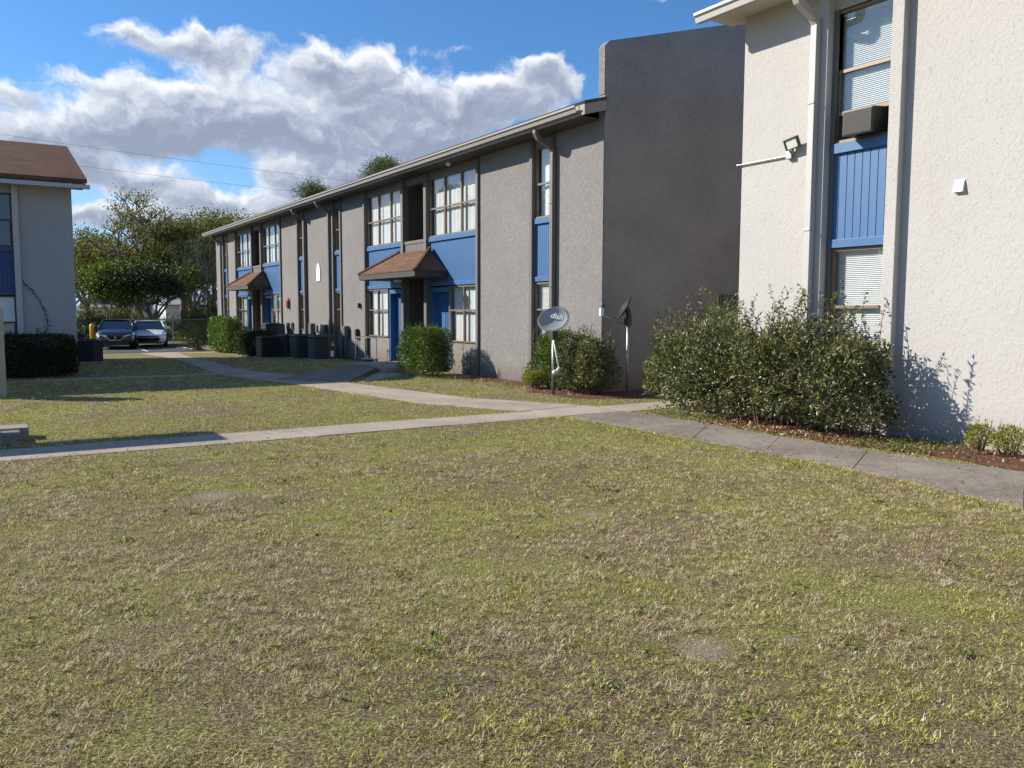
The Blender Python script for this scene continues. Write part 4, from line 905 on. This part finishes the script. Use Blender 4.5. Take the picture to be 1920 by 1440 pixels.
def pine(label, x, y, h, cr, seed, z_lo):
    rd = random.Random(seed); rng = np.random.RandomState(seed); o = thing('pine_tree', (x, y, -.4), label, 'tree'); tb = MB()
    tb.tube([(x, y, -.6), (x+.2, y, h*.5), (x, y, h)], [.3, .2, .05], 8); C = []
    for i in range(26):
        z = z_lo+(h-z_lo)*(i/25)**.85; a = rd.uniform(0, 6.28); l = cr*(1-.65*(i/25)**2)*rd.uniform(.5, 1.1); e = Vector((x+math.cos(a)*l, y+math.sin(a)*l, z+rd.uniform(.0, .9)))
        tb.tube([(x, y, z), tuple(e)], [.06, .02], 4, cap=False)
        for t in (.5, .75, 1): C.append((x+(e.x-x)*t, y+(e.y-y)*t, z+(e.z-z)*t))
    tb.build('trunk', 'bark', o, recalc=False); C = np.array(C); C = C[rng.rand(len(C)) < .6]; n = 20000; idx = rng.randint(0, len(C), n)
    P = C[idx]+rng.normal(0, 1, (n, 3))*np.array([.42, .42, .24]); L = rng.uniform(.10, .20, n)
    V, F = leaves(P, (P-C[idx])*.8+np.array([0, 0, .3]), L, L*.35, rng); np_mesh('crown', V, F, 'leaf_pine', o, tuple(o.location))
pine('smaller pine crown rising above the middle of the grey roof', 21.1, 60, 9.9, 2.1, 51, 5.5)
pine('larger pine crown rising above the grey roof, right of the smaller one', 26.2, 60, 12.4, 3.1, 52, 7)
# brush along the fence
for i, (x, y, w_, h, mat, lb_) in enumerate([(11.2, 54.6, 1.1, 1.7, 'leaf_bright', 'yellow green scrub against the fence next to the tall hedge'), (12.1, 56.2, 1.3, 2.4, 'leaf_bright', 'taller yellow scrub behind the fence at the building corner'),
        (9.8, 58, 1.6, 1.2, 'leaf_olive', 'low brown green scrub behind the fence post'), (7.6, 58.5, 1.3, 1.7, 'leaf_olive', 'low scrub behind the fence and the white car'),
        (4.9, 50.5, 1.0, 1.6, 'leaf_dark', 'dark hedge block behind the yellow post'), (5.6, 59, 1.6, 2.1, 'leaf_olive', 'low scrub behind the fence and the black car')]):
    shrub('scrub', lb_, 'shrub', x-w_, x+w_, y-.6, y+.6, 0, h, 3200, .14, mat, 60+i, 2.6, .25, 20, .5)
pg = thing('palmetto', (10.9, 53.6, -.4), 'sprawling yellow palmetto in front of the fence scrub', 'palm'); rd = random.Random(9); b = MB()
for k in range(26):
    a = rd.uniform(0, 6.28); l = rd.uniform(.7, 1.3); e = rd.uniform(.2, 1.2); p0 = Vector((10.9, 53.6, -.35)); dr = Vector((math.cos(a)*math.cos(e), math.sin(a)*math.cos(e), math.sin(e)))
    for j in range(7):
        q = p0+dr*l*(.3+.1*j); s_ = dr.cross(Vector((0, 0, 1))).normalized()
        for sg in (-1, 1): b.add([tuple(q), tuple(q+dr*.05), tuple(q+s_*sg*.3+dr*.15-Vector((0, 0, .06)))], [(0, 1, 2)])
b.build('fronds', 'frond', pg, recalc=False); MB().tube([(10.9, 53.6, -.45), (10.9, 53.6, -.1)], [.12, .08], 7).build('trunk', 'bark', pg)

# ---------------------------------------------------------------- satellite dishes
def frame_to(n, up=(0, 0, 1), roll=0):
    n = Vector(n).normalized(); r_ = Vector(up).cross(n).normalized(); u_ = n.cross(r_)
    c, s = math.cos(roll), math.sin(roll); return r_*c+u_*s, u_*c-r_*s, n
def dish_face(o, c, n, rx, ry, roll, mat='dish_grey'):
    r_, u_, n_ = frame_to(n, roll=roll); c = Vector(c); b = MB(); K = 40; J = 7
    vs = []; 
    for side in (0, 1):
        for j in range(J+1):
            t = j/J
            for k in range(K):
                a = 2*math.pi*k/K; vs.append(tuple(c + r_*(rx*t*math.cos(a)) + u_*(ry*t*math.sin(a)) + n_*(.055*t*t - (.012 if side else 0))))
    fs = []
    for side in (0, 1):
        o_ = side*(J+1)*K
        for j in range(J):
            for k in range(K):
                q = (o_+j*K+k, o_+j*K+(k+1) % K, o_+(j+1)*K+(k+1) % K, o_+(j+1)*K+k); fs.append(q if side == 0 else q[::-1])
    for k in range(K): fs.append((J*K+k, J*K+(k+1) % K, (J+1)*K+J*K+(k+1) % K, (J+1)*K+J*K+k))
    b.add(vs, fs); d = b.build('reflector', mat, o, smooth=True, recalc=False)
    rim = MB(); rim.tube([tuple(c + r_*(rx*math.cos(a)) + u_*(ry*math.sin(a)) + n_*.05) for a in [2*math.pi*k/K for k in range(K+1)]], .007, 5, cap=False); rim.build('rim', mat, d, smooth=True)
    return r_, u_, n_, d
D1 = thing('satellite_dish', (9.11, 12.95, 0), 'grey satellite dish with white lettering on a pole, its arm hanging down', 'satellite dish')
MB().tube([(9.11, 12.95, -.1), (9.11, 12.95, 1.16)], .026, 12).build('pole', 'metal_galv', D1, smooth=True)
c1 = Vector((9.06, 12.86, 1.42)); n1 = Vector((-.62, -.68, .40))
r_, u_, n_, dd = dish_face(D1, c1, n1, .30, .235, R(22))
fc = bpy.data.curves.new('lettering', 'FONT'); fc.body = 'dish'; fc.size = .155; fc.extrude = .0015; fc.align_x = 'CENTER'; fc.align_y = 'CENTER'; fc.shear = .12; fc.offset = .003
tmp = bpy.data.objects.new('lettering', fc); COL.objects.link(tmp); bpy.context.view_layer.update()
me = bpy.data.meshes.new_from_object(tmp.evaluated_get(bpy.context.evaluated_depsgraph_get())); bpy.data.objects.remove(tmp)
tr_, tu_, _ = frame_to(n1, roll=R(-13)); tp = c1 + tr_*.04 + tu_*.075 + n_*.024
me.transform(Matrix(((tr_.x, tu_.x, n_.x, tp.x-9.11), (tr_.y, tu_.y, n_.y, tp.y-12.95), (tr_.z, tu_.z, n_.z, tp.z), (0, 0, 0, 1))))
me.materials.clear(); me.materials.append(MATS['text_white']); to = bpy.data.objects.new('lettering', me); COL.objects.link(to); to.parent = dd
b = MB(); b.tube([tuple(c1-n_*.015), tuple(c1-n_*.12), (9.11, 12.95, 1.14)], [.05, .045, .035], 8); b.box(9.05, 9.17, 12.88, 13.0, 1.06, 1.2); b.build('bracket', 'metal_dark', D1, bevel=.004)
MB().tube([(9.08, 12.9, 1.05), (9.12, 12.86, .78), (9.16, 12.83, .52)], [.014, .017, .019], 8).build('arm', 'white_plastic', D1, smooth=True)
b = MB(); b.tube([(9.18, 12.83, .52), (9.1, 12.80, .45), (9.0, 12.78, .44)], [.035, .045, .035], 10); b.tube([(9.02, 12.79, .44), (8.985, 12.72, .44)], [.035, .04], 12); b.build('receiver', 'white_plastic', D1, smooth=True)
b = MB(); b.tube([(9.1, 12.9, 1.12), (9.0, 12.86, 1.02), (9.05, 12.86, .97), (9.2, 12.86, 1.02), (9.22, 12.88, 1.15)], .005, 5, cap=False); b.tube([(9.13, 12.92, 1.0), (9.135, 12.915, .5), (9.13, 12.92, 0)], .005, 5, cap=False); b.build('cable', 'cable', D1)
D2 = thing('satellite_dish', (10.2, 12.07, 0), 'black satellite dish seen edge on with a long arm, on a tall galvanised pole', 'satellite dish')
MB().tube([(10.2, 12.07, -.1), (10.2, 12.07, 1.46)], .026, 12).build('pole', 'metal_galv', D2, smooth=True)
n2 = Vector((-.75, .475, .46)).normalized(); c2 = Vector((10.2, 12.07, 1.64)) + n2*.03
r_, u_, n_, dd = dish_face(D2, c2, n2, .29, .27, 0, 'black_plastic')
b = MB(); b.tube([tuple(c2-n_*.015), (10.22, 12.06, 1.5), (10.2, 12.07, 1.40)], [.05, .05, .035], 8); b.box(10.15, 10.25, 12.02, 12.12, 1.32, 1.46); b.build('bracket', 'metal_dark', D2, bevel=.004)
foc = Vector((10.2-.845*.50, 12.07+.534*.50, 1.52))
MB().tube([(10.14, 12.11, 1.36), tuple(foc-Vector((0, 0, .0)))], .013, 8).build('arm', 'metal_galv', D2, smooth=True)
b = MB(); b.box(foc.x-.035, foc.x+.035, foc.y-.03, foc.y+.03, foc.z-.02, foc.z+.14); b.build('receiver', 'white_plastic', D2, bevel=.01)
b = MB(); b.tube([tuple(foc+Vector((-.02, .02, .12))), tuple(foc+Vector((.05, -.03, .19)))], [.03, .035], 10); b.build('feed_horn', 'metal_dark', D2, smooth=True)
b = MB(); b.tube([tuple(foc), (9.85, 12.3, 1.2), (9.95, 12.25, 1.0)], .003, 4, cap=False); b.tube([(10.12, 12.12, 1.36), (10.25, 12.0, 1.26), (10.42, 11.85, 1.25), (10.6, 11.7, 1.3)], .006, 5, cap=False); b.build('cable', 'orange_cable', D2)

# ---------------------------------------------------------------- condensers
def rrect(hx, hy, r, k=4):
    return [(sx*(hx-r)+r*math.cos(a0+t*math.pi/2/k), sy*(hy-r)+r*math.sin(a0+t*math.pi/2/k)) for sx, sy, a0 in ((1, 1, 0), (-1, 1, math.pi/2), (-1, -1, math.pi), (1, -1, 1.5*math.pi)) for t in range(k+1)]
def condenser(x, y, label, hw=.37, h=.80, mat='condenser_teal', group='air conditioning condensers by the grey building', sticker=False, rz=0, ribs=13):
    o = thing('condenser_unit', (x, y, gz(x, y)), label, 'air conditioner', group, rz)
    MB().box(-hw-.08, hw+.08, -hw-.08, hw+.08, -.05, .05).build('base_pad', 'walk_light', o, local=True, bevel=.01)
    b = MB(); r = rrect(hw-.02, hw-.02, .09); n = len(r)
    b.prism(r, .05, h-.02); b.build('coil', 'black_void', o, local=True)
    b = MB()
    for i in range(ribs):
        z = .10+(h-.2)*i/(ribs-1); R1 = rrect(hw, hw, .10); b.prism(R1, z-.016, z+.016)
    for i in range(0, n, 5):
        px, py = rrect(hw+.003, hw+.003, .10)[i+2]; b.box(px-.012, px+.012, py-.012, py+.012, .05, h)
    b.build('louvre_cage', mat, o, local=True)
    b = MB(); b.prism(rrect(hw+.01, hw+.01, .10), h-.04, h); b.build('top_cover', mat, o, local=True, bevel=.008)
    b = MB(); b.lathe([(hw*.78, h), (hw*.78, h+.03), (hw*.7, h+.035), (hw*.7, h)], (0, 0, 0), k=24)
    for k in range(1, 6): b.lathe([(hw*.13*k, h+.02), (hw*.13*k+.006, h+.03), (hw*.13*k+.012, h+.02)], (0, 0, 0), k=24)
    b.build('fan_guard', mat, o, local=True)
    b = MB(); b.box(hw-.30, hw+.006, -hw-.012, -hw+.02, .06, h-.05); b.build('service_panel', mat, o, local=True, bevel=.004)
    if sticker:
        MB().box(hw-.2, hw-.1, -hw-.016, -hw-.0125, .12, .31).build('label_plate', 'text_white', o, local=True)
        MB().extr([(hw-.15, h-.16), (hw-.05, h-.33), (hw-.17, h-.30)], 1, -hw-.016, -hw-.0125).build('warning_sticker', 'yellow', o, local=True)
    return o
condenser(9.18, 26.05, 'nearest dark ribbed condenser of the row, with a white label and a yellow sticker', sticker=True, hw=.36, h=.78)
condenser(9.0, 27.35, 'second dark ribbed condenser counting from the stickered one')
condenser(8.95, 28.5, 'third dark ribbed condenser, partly hidden behind the second')
condenser(9.1, 29.6, 'fourth condenser of the row, mostly hidden')
condenser(8.35, 29.1, 'short boxy black condenser at the left of the ribbed row', hw=.36, h=.74, mat='black_plastic', ribs=10)
condenser(9.45, 32.4, 'tall dark condenser standing behind the shaded hedge', h=1.25, ribs=18)
condenser(2.75, 29.6, 'black condenser in the shade behind the corner of the left building, right one', h=.72, mat='black_plastic', group='condensers beside the left building', ribs=8)
condenser(2.55, 32.8, 'black condenser in the shade behind the corner of the left building, further one', h=.95, mat='black_plastic', group='condensers beside the left building', ribs=8)

# ---------------------------------------------------------------- boxes and small things on the grey wall
def wallbox(y, z0, z1, w_, d_, mat, label, pipe=True, name='meter_box'):
    o = thing(name, (10.04, y, z0), label, 'utility box', 'electrical boxes on the grey wall')
    MB().box(-d_, -.001, -w_/2, w_/2, 0, z1-z0).build('cabinet', mat, o, local=True, bevel=.008)
    MB().box(-d_-.008, -d_+.001, -w_/2+.015, w_/2-.015, .02, z1-z0-.02).build('cover', mat, o, local=True, bevel=.003)
    if pipe: MB().tube([(-.03, 0, 0), (-.03, 0, -(z0-.35)), (-.12, 0, -(z0-.12))], .013, 6, cap=False).build('conduit', 'cable', o, local=True)
    return o
wallbox(29.35, .72, 1.12, .30, .14, 'meter_grey', 'dark meter box left of the group above the condensers')
wallbox(28.72, .80, 1.06, .18, .12, 'meter_grey', 'small dark box second from the left above the condensers')
wallbox(28.35, .78, 1.10, .20, .12, 'gutter_grey', 'light edged box third from the left above the condensers')
wallbox(27.95, .78, 1.10, .16, .12, 'meter_grey', 'narrow dark box right of the light edged box')
wallbox(25.95, .72, 1.08, .26, .16, 'meter_grey', 'grey box beside the second narrow window bay')
wallbox(25.05, .70, 1.0, .12, .10, 'cable', 'small black disconnect box with a dangling cable', True)
wallbox(32.2, .85, 1.1, .14, .09, 'meter_grey', 'left small box under the fire extinguisher')
wallbox(31.7, .88, 1.12, .13, .09, 'gutter_grey', 'right small box under the fire extinguisher')
wallbox(24.85, 1.66, 1.82, .06, .08, 'cable', 'tiny dark bracket alone on the stucco left of the near entrance', False, 'wall_bracket')
fe = thing('fire_extinguisher', (9.99, 32.1, 1.58), 'red fire extinguisher hung on the grey wall by the far entrance', 'extinguisher')
MB().lathe([(0, .06), (.048, .07), (.052, .1), (.052, .36), (.04, .41), (.02, .44), (.02, .48)], (0, 0, 0), k=14).build('cylinder', 'red', fe, local=True, smooth=True)
MB().tube([(0, 0, .48), (0, -.06, .52), (0, -.12, .50)], .014, 6).build('handle', 'black_plastic', fe, local=True)
MB().tube([(0, .03, .47), (-.03, .12, .36), (-.02, .13, .15)], .011, 6).build('hose', 'black_plastic', fe, local=True)
sg = thing('building_sign', (10.045, 28.7, 2.62), 'white pointed sign board on the grey wall between the narrow window bays', 'sign')
MB().extr([(-.2, 0), (.2, 0), (.2, .42), (.07, .62), (-.07, .62), (-.2, .42)], 0, -.02, 0).build('board', 'white_plastic', sg, local=True)
MB().extr([(-.028, .10), (.028, .10), (.012, .32), (-.012, .32)], 0, -.024, -.0205).build('faded_mark', 'blind_white', sg, local=True)

# window air conditioner, floodlight, lamp bracket on the white wall
ac = thing('window_air_conditioner', (9.8, 6.87, 3.86), 'old brown grey window air conditioner sagging out under the raised sash', 'air conditioner')
T_ = lambda x, y, z: (x, y, z)
MB().extr([(-.34, .0), (.28, .07), (.28, .42), (-.34, .35)], 1, .00, .33).build('housing', 'ac_grille', ac, local=True, bevel=.008) if False else None
hb = MB(); hb.add([(-.19, -.19, .015), (.25, -.19, .06), (.25, .25, .06), (-.19, .25, .015), (-.19, -.19, .335), (.25, -.19, .38), (.25, .25, .38), (-.19, .25, .335)],
    [(0, 3, 2, 1), (4, 5, 6, 7), (0, 1, 5, 4), (1, 2, 6, 5), (2, 3, 7, 6), (3, 0, 4, 7)]); hb.build('housing', 'black_plastic', ac, local=True, bevel=.008)
gr = MB()
for k in range(26): z = .035+k*.011; gr.box(-.202, -.192, -.175, .235, z, z+.006)
gr.build('grille', 'ac_grille', ac, local=True); MB().box(-.194, -.1905, -.18, .24, .03, .322).build('grille_backing', 'ac_grille', ac, local=True)
fl = thing('floodlight', (9.8, 8.0, 3.8), 'black framed floodlight on a junction box with a conduit along the white wall', 'floodlight')
MB().box(-.07, -.002, -.0+.03, .13, -.05, .06).build('junction_box', 'metal_galv', fl, local=True, bevel=.008)
MB().tube([(-.03, .13, .0), (-.03, 1.02, .0)], .012, 8).build('conduit', 'metal_galv', fl, local=True)
MB().tube([(-.03, 1.02, .0), (-.03, 1.06, .0), (.05, 1.08, .0)], .018, 8).build('elbow', 'metal_galv', fl, local=True)
MB().tube([(-.06, .02, .02), (-.10, -.02, .06)], .016, 8).build('knuckle', 'metal_galv', fl, local=True)
hd = MB(); R_ = Matrix.Rotation(R(-18), 3, 'Y') @ Matrix.Rotation(R(-9), 3, 'X')
def hp(x, y, z): v = R_ @ Vector((x, y, z)); return (v.x-.13, v.y-.02, v.z+.14)
hd = MB(hp); hd.box(.0, .04, -.115, .115, -.078, .078); hd.box(-.018, -.0, -.115, .115, -.078, -.064); hd.box(-.018, .0, -.115, .115, .064, .078); hd.box(-.018, 0, -.115, -.1, -.064, .064); hd.box(-.018, 0, .1, .115, -.064, .064)
ho = hd.build('lamp_head', 'metal_dark', fl, local=True); MB(hp).box(-.004, -.001, -.098, .098, -.062, .062).build('lamp_glass', 'led_panel', ho, local=True)
lb2 = thing('wall_bracket', (10.1, 9.0, 3.98), 'small metal bracket arm on the hidden end wall past the white corner', 'bracket')
MB().tube([(.0, .0, -.25), (-.05, .12, .02)], .012, 6).build('arm', 'metal_galv', lb2, local=True); MB().box(-.10, .02, .06, .16, .02, .045).build('plate', 'metal_galv', lb2, local=True)
db = thing('electrical_box', (13.4, 12.60, 1.5), 'dark box on the blank end wall just left of the white corner', 'utility box')
MB().box(-.22, .22, -.12, .03, 0, .45).build('cabinet', 'meter_grey', db, local=True, bevel=.01); MB().box(-.2, .2, -.128, -.119, .03, .42).build('cover', 'meter_grey', db, local=True)

# ---------------------------------------------------------------- hand cart by the entrance
ct = thing('hand_cart', (9.3, 23.0, 0), 'wire frame garden cart with wheels leaning by the near entrance', 'cart')
b = MB()
for (p, q) in (((0, -.42, .12), (0, -.42, .80)), ((0, .42, .12), (0, .42, .80)), ((0, -.46, .80), (0, .46, .80)), ((.3, -.42, .12), (.3, -.42, .80)), ((.3, .42, .12), (.3, .42, .80)), ((0, -.42, .80), (.3, -.42, .80)), ((0, .42, .80), (.3, .42, .80)), ((.3, -.46, .80), (.3, .46, .80))): b.tube([p, q], .012, 6)
b.build('frame', 'wood_grey', ct, local=True)
b = MB(); b.box(-.02, .34, -.45, .45, .14, .17); b.tube([(-.01, -.42, .62), (-.01, .42, .62)], .012, 6); b.build('shelf', 'metal_dark', ct, local=True)
for (x_, y_) in ((-.06, -.34), (-.06, .34), (.34, -.34), (.34, .34)):
    wh = MB().lathe([(.085, -.014), (.115, -.014), (.115, .014), (.085, .014), (.085, -.014)], (x_, y_, .12), (.9, -.3, 0), 20).build('wheel', 'wood_grey', ct, local=True)
    sp_ = MB(); ax = Vector((.9, -.3, 0)).normalized(); a_, b_2 = Vector((0, 0, 1)), ax.cross(Vector((0, 0, 1)))
    for k in range(4):
        v = a_*math.cos(k*.785)+b_2*math.sin(k*.785); sp_.tube([tuple(Vector((x_, y_, .12))-v*.09), tuple(Vector((x_, y_, .12))+v*.09)], .005, 4)
    sp_.build('spokes', 'wood_grey', wh, local=True)

# ---------------------------------------------------------------- left edge: post, step, unseen shelter added to cast a strip of shade
MB_ = MB(); po = tag(MB().box(-.32, .285, 17.75, 18.1, -.2, 1.62).build('utility_pedestal', 'beige_post', bevel=.02), 'plain beige post cut off by the left edge of the picture', 'post')
st = thing('concrete_step', (0, 11.5, 0), 'low weathered concrete step with loose boards in the grass at the left edge', 'step')
MB().box(-.9, .30, 11.35, 11.75, -.1, .13).build('block', 'walk_old', st, bevel=.01); MB().box(-.9, .40, 11.78, 12.15, -.1, .15).build('rear_block', 'wood_grey', st, bevel=.01)
MB().box(-.8, .10, 11.42, 11.55, .132, .16).build('board', 'wood_grey', st, bevel=.004); MB().box(-.7, .02, 11.80, 11.93, .152, .175).build('board', 'white_plastic', st, bevel=.004)
sh = thing('added_shade_shelter', (-2.5, 13.7, 0), 'unseen flat roofed shelter added past the left edge to cast a strip of shade on the pavement', 'shelter')
MB().box(-4.6, -.66, 13.28, 14.1, 2.34, 2.48).build('roof', 'pale_stucco', sh, bevel=.01)
for x_ in (-4.4, -2.9): MB().box(x_-.06, x_+.06, 13.65, 13.77, -.2, 2.34).build('post', 'beige_post', sh, bevel=.008)
MB().box(-4.2, -3.0, 13.5, 13.95, .6, 1.7).build('added_shelter_box', 'metal_galv', sh, bevel=.01)

# ---------------------------------------------------------------- parking lot: post, cars, fence, wires
bp_ = thing('bollard', (4.6, 47.2, -.4), 'orange yellow post beside the black car', 'post')
MB().lathe([(.13, 0), (.13, 1.15), (.11, 1.24), (0, 1.28)], (0, 0, 0), k=14).build('tube', 'post_yellow', bp_, local=True, smooth=True); MB().lathe([(.17, 0), (.16, .03), (.13, .03)], (0, 0, 0), k=14).build('base', 'post_yellow', bp_, local=True)
def car(x, y, rz, paint, label, suv):
    """nose points to local -Y"""
    o = thing('parked_car', (x, y, gz(x, y)), label, 'car', 'cars in the parking lot', rz)
    Lc = 4.5; hgt = 1.46 if suv else 1.38; hood = .95 if suv else .86; belt = 1.0 if suv else .93; hw = .91
    # stations along the car: (y, half width, sill z, belt z, centre z)
    stn = [(0, .62, .38, .58, .62), (.06, .74, .26, .66, .70), (.22, .84, .22, hood-.18, hood-.12), (.55, .89, .20, hood-.06, hood), (1.15, .91, .20, hood+.02, hood+.07), (1.5, .91, .20, belt, hood+.10),
           (2.4, .91, .20, belt+.01, belt+.05), (3.4, .90, .20, belt+.04, belt+.08), (4.0, .87, .22, belt+.04, belt+.08), (4.35, .80, .28, belt-.05, belt), (4.48, .70, .4, .7, .72)]
    b = MB(); rows = []
    for (yy, h_, s_, bz, cz) in stn:
        half = [(h_*.80, s_), (h_*.97, s_+.10), (h_*1.0, s_+(bz-s_)*.5), (h_*.985, s_+(bz-s_)*.78), (h_*.93, bz), (h_*.75, bz+(cz-bz)*.6), (h_*.4, bz+(cz-bz)*.92), (0, cz)]
        rows.append([(p[0], yy, p[1]) for p in half] + [(-p[0], yy, p[1]) for p in half[-2::-1]])
    n = len(rows[0]); b.add([p for r_ in rows for p in r_], [(i*n+j, i*n+j+1, (i+1)*n+j+1, (i+1)*n+j) for i in range(len(rows)-1) for j in range(n-1)] + [(i*n+n-1, i*n, (i+1)*n, (i+1)*n+n-1) for i in range(len(rows)-1)] + [tuple(range(n)), tuple(range(len(rows)*n-1, (len(rows)-1)*n-1, -1))])
    bo = b.build('body', paint, o, local=True, smooth=True)
    wz = belt+.02; y0, y1, y2, y3 = (1.15, 1.95, 3.35, 4.25) if suv else (1.2, 2.0, 3.1, 4.1)
    gl = MB(); ww, wt = .84, .62
    A = [(-ww, y0, wz), (ww, y0, wz), (wt, y1, hgt-.03), (-wt, y1, hgt-.03), (-ww, y3, wz), (ww, y3, wz), (wt, y2, hgt-.03), (-wt, y2, hgt-.03)]
    gl.add(A, [(0, 1, 2, 3), (5, 4, 7, 6), (1, 5, 6, 2), (4, 0, 3, 7)]); gl.build('windows', 'car_glass', o, local=True)
    rf_ = MB(); m = 7; vs = []
    for j, yy in enumerate((y1-.05, y1+.2, (y1+y2)/2, y2-.2, y2+.08)):
        dz = (0, .03, .045, .035, 0)[j]
        for i in range(m): t = -1+2*i/(m-1); vs.append((t*(wt+.03), yy, hgt-.03+(dz+.02)*(1-t*t*.8)))
    rf_.add(vs, [(j*m+i, j*m+i+1, (j+1)*m+i+1, (j+1)*m+i) for j in range(4) for i in range(m-1)]); rf_.build('roof', paint, o, local=True, smooth=True, recalc=False)
    for s_ in (-1, 1):
        pl = MB(); pl.tube([(s_*(ww+.01), y0-.02, wz), (s_*(wt+.02), y1, hgt-.02)], .035, 6); pl.tube([(s_*(wt+.02), y1, hgt-.02), (s_*(wt+.02), y2, hgt-.02)], .03, 6); pl.tube([(s_*(wt+.02), y2, hgt-.02), (s_*(ww+.01), y3, wz)], .045, 6)
        pl.build('pillar', paint, o, local=True, smooth=True)
        MB().tube([(s_*.86, 1.42, wz+.03), (s_*1.03, 1.36, wz+.07)], [.03, .075], 8).build('mirror', paint, o, local=True, smooth=True)
        for yy in (.86, 3.55):
            w_o = MB().lathe([(.20, -.1), (.31, -.1), (.335, -.07), (.335, .07), (.31, .1), (.20, .1), (.20, -.1)], (s_*.84, yy, .335), (1, 0, 0), 24).build('wheel', 'rubber', o, local=True, smooth=True)
            rm = MB().lathe([(.0, .075), (.05, .085), (.17, .06), (.205, .09), (.205, -.05), (0, -.05)], (s_*.84, yy, .335), (s_, 0, 0), 24).build('rim', 'rim', w_o, local=True)
            ar = MB(); ar.tube([(s_*.905, yy+.39*math.cos(a), .335+.39*math.sin(a)) for a in [math.pi*k/10 for k in range(11)]], .028, 6); ar.build('wheel_arch', 'rubber', o, local=True)
        hl = MB()
        if suv: hl.add([(s_*.40, .05, .70), (s_*.80, .16, .76), (s_*.875, .42, .84), (s_*.87, .42, .72), (s_*.80, .12, .64), (s_*.44, .03, .63)], [(0, 1, 2, 3, 4, 5)])
        else: hl.add([(s_*.48, .045, .66), (s_*.80, .15, .70), (s_*.885, .40, .76), (s_*.885, .40, .68), (s_*.80, .11, .61), (s_*.50, .03, .60)], [(0, 1, 2, 3, 4, 5)])
        hl.v = [(v[0], v[1]-.03, v[2]) for v in hl.v]; k = len(hl.v); hl.v += [(v[0]*.97, v[1]+.08, v[2]) for v in hl.v]; hl.f += [(i, (i+1) % k, k+(i+1) % k, k+i) for i in range(k)]
        hl.build('headlight', 'lamp_lens', o, local=True)
    if suv:
        MB().extr([(-.40, .68), (.40, .68), (.27, .45), (-.27, .45)], 1, -.035, .05).build('grille', 'black_void', o, local=True)
        MB().tube([(-.44, -.0, .72), (-.25, -.045, .47), (.25, -.045, .47), (.44, 0, .72)], .024, 6).build('chrome_trim', 'chrome', o, local=True, smooth=True)
        MB().lathe([(0, .01), (.055, .01), (.06, 0), (.0, 0)], (0, -.036, .60), (0, -1, 0), 16).build('badge', 'chrome', o, local=True)
        MB().box(-.62, .62, -.02, .06, .24, .38).build('lower_intake', 'black_plastic', o, local=True, bevel=.01)
    else:
        MB().extr([(-.58, .52), (.58, .52), (.50, .30), (-.50, .30)], 1, -.035, .05).build('grille', 'black_void', o, local=True)
        MB().extr([(-.52, .62), (.52, .62), (.48, .565), (-.48, .565)], 1, -.03, .05).build('upper_grille', 'black_void', o, local=True)
        MB().tube([(-.60, -.01, .545), (0, -.045, .54), (.60, -.01, .545)], .016, 6).build('chrome_trim', 'chrome', o, local=True, smooth=True)
        MB().box(-.66, .66, -.0, .06, .20, .27).build('lower_intake', 'black_plastic', o, local=True, bevel=.01)
    return o
m_, t_, b_ = new_mat('car_glass'); b_.inputs['Base Color'].default_value = (.012, .015, .02, 1); b_.inputs['Roughness'].default_value = .05; b_.inputs['Specular IOR Level'].default_value = .9
car(5.45, 45.6, R(-10), 'paint_black', 'black crossover car with a chrome edged grille, nearer of the two parked cars', True)
car(7.25, 47.4, R(-10), 'paint_white', 'silver white sedan with a wide black grille, parked behind and right of the black car', False)

fnc = thing('chain_link_fence', (2, 53, -.4), 'long chain link fence with a top rail behind the parked cars', 'fence')
for k in range(8): MB().tube([(1.96+3.77*k-3.77, 53, -.5), (1.96+3.77*k-3.77, 53, 1.03)], .03, 8).build('post', 'metal_galv', fnc)
MB().tube([(-2.5, 53, 1.02), (24.7, 53, 1.02)], .022, 8).build('top_rail', 'metal_galv', fnc)
b = MB(); x_ = -3.5
while x_ < 24.5:
    for s_ in (1, -1):
        a_, c_ = (x_, x_+1.35) if s_ > 0 else (x_+1.35, x_)
        b.add([(a_-.004, 53, -.38), (a_+.004, 53, -.38), (c_+.004, 53, .99), (c_-.004, 53, .99)], [(0, 1, 2, 3)])
    x_ += .16
b.build('wire_mesh', 'metal_galv', fnc, recalc=False)
def wire(label, p, q, sag):
    pts = [Vector(p).lerp(Vector(q), t/24)-Vector((0, 0, sag*4*(t/24)*(1-t/24))) for t in range(25)]
    return tag(MB().tube([tuple(v) for v in pts], .007, 4).build('power_line', 'cable'), label, 'power line', 'power lines crossing the sky')
wire('upper power line crossing the sky behind the grey roof', (-12, 60, 13.0), (60, 60, 11.2), .9)
wire('lower power line crossing the sky behind the grey roof', (-12, 60, 11.7), (60, 60, 10.1), .9)
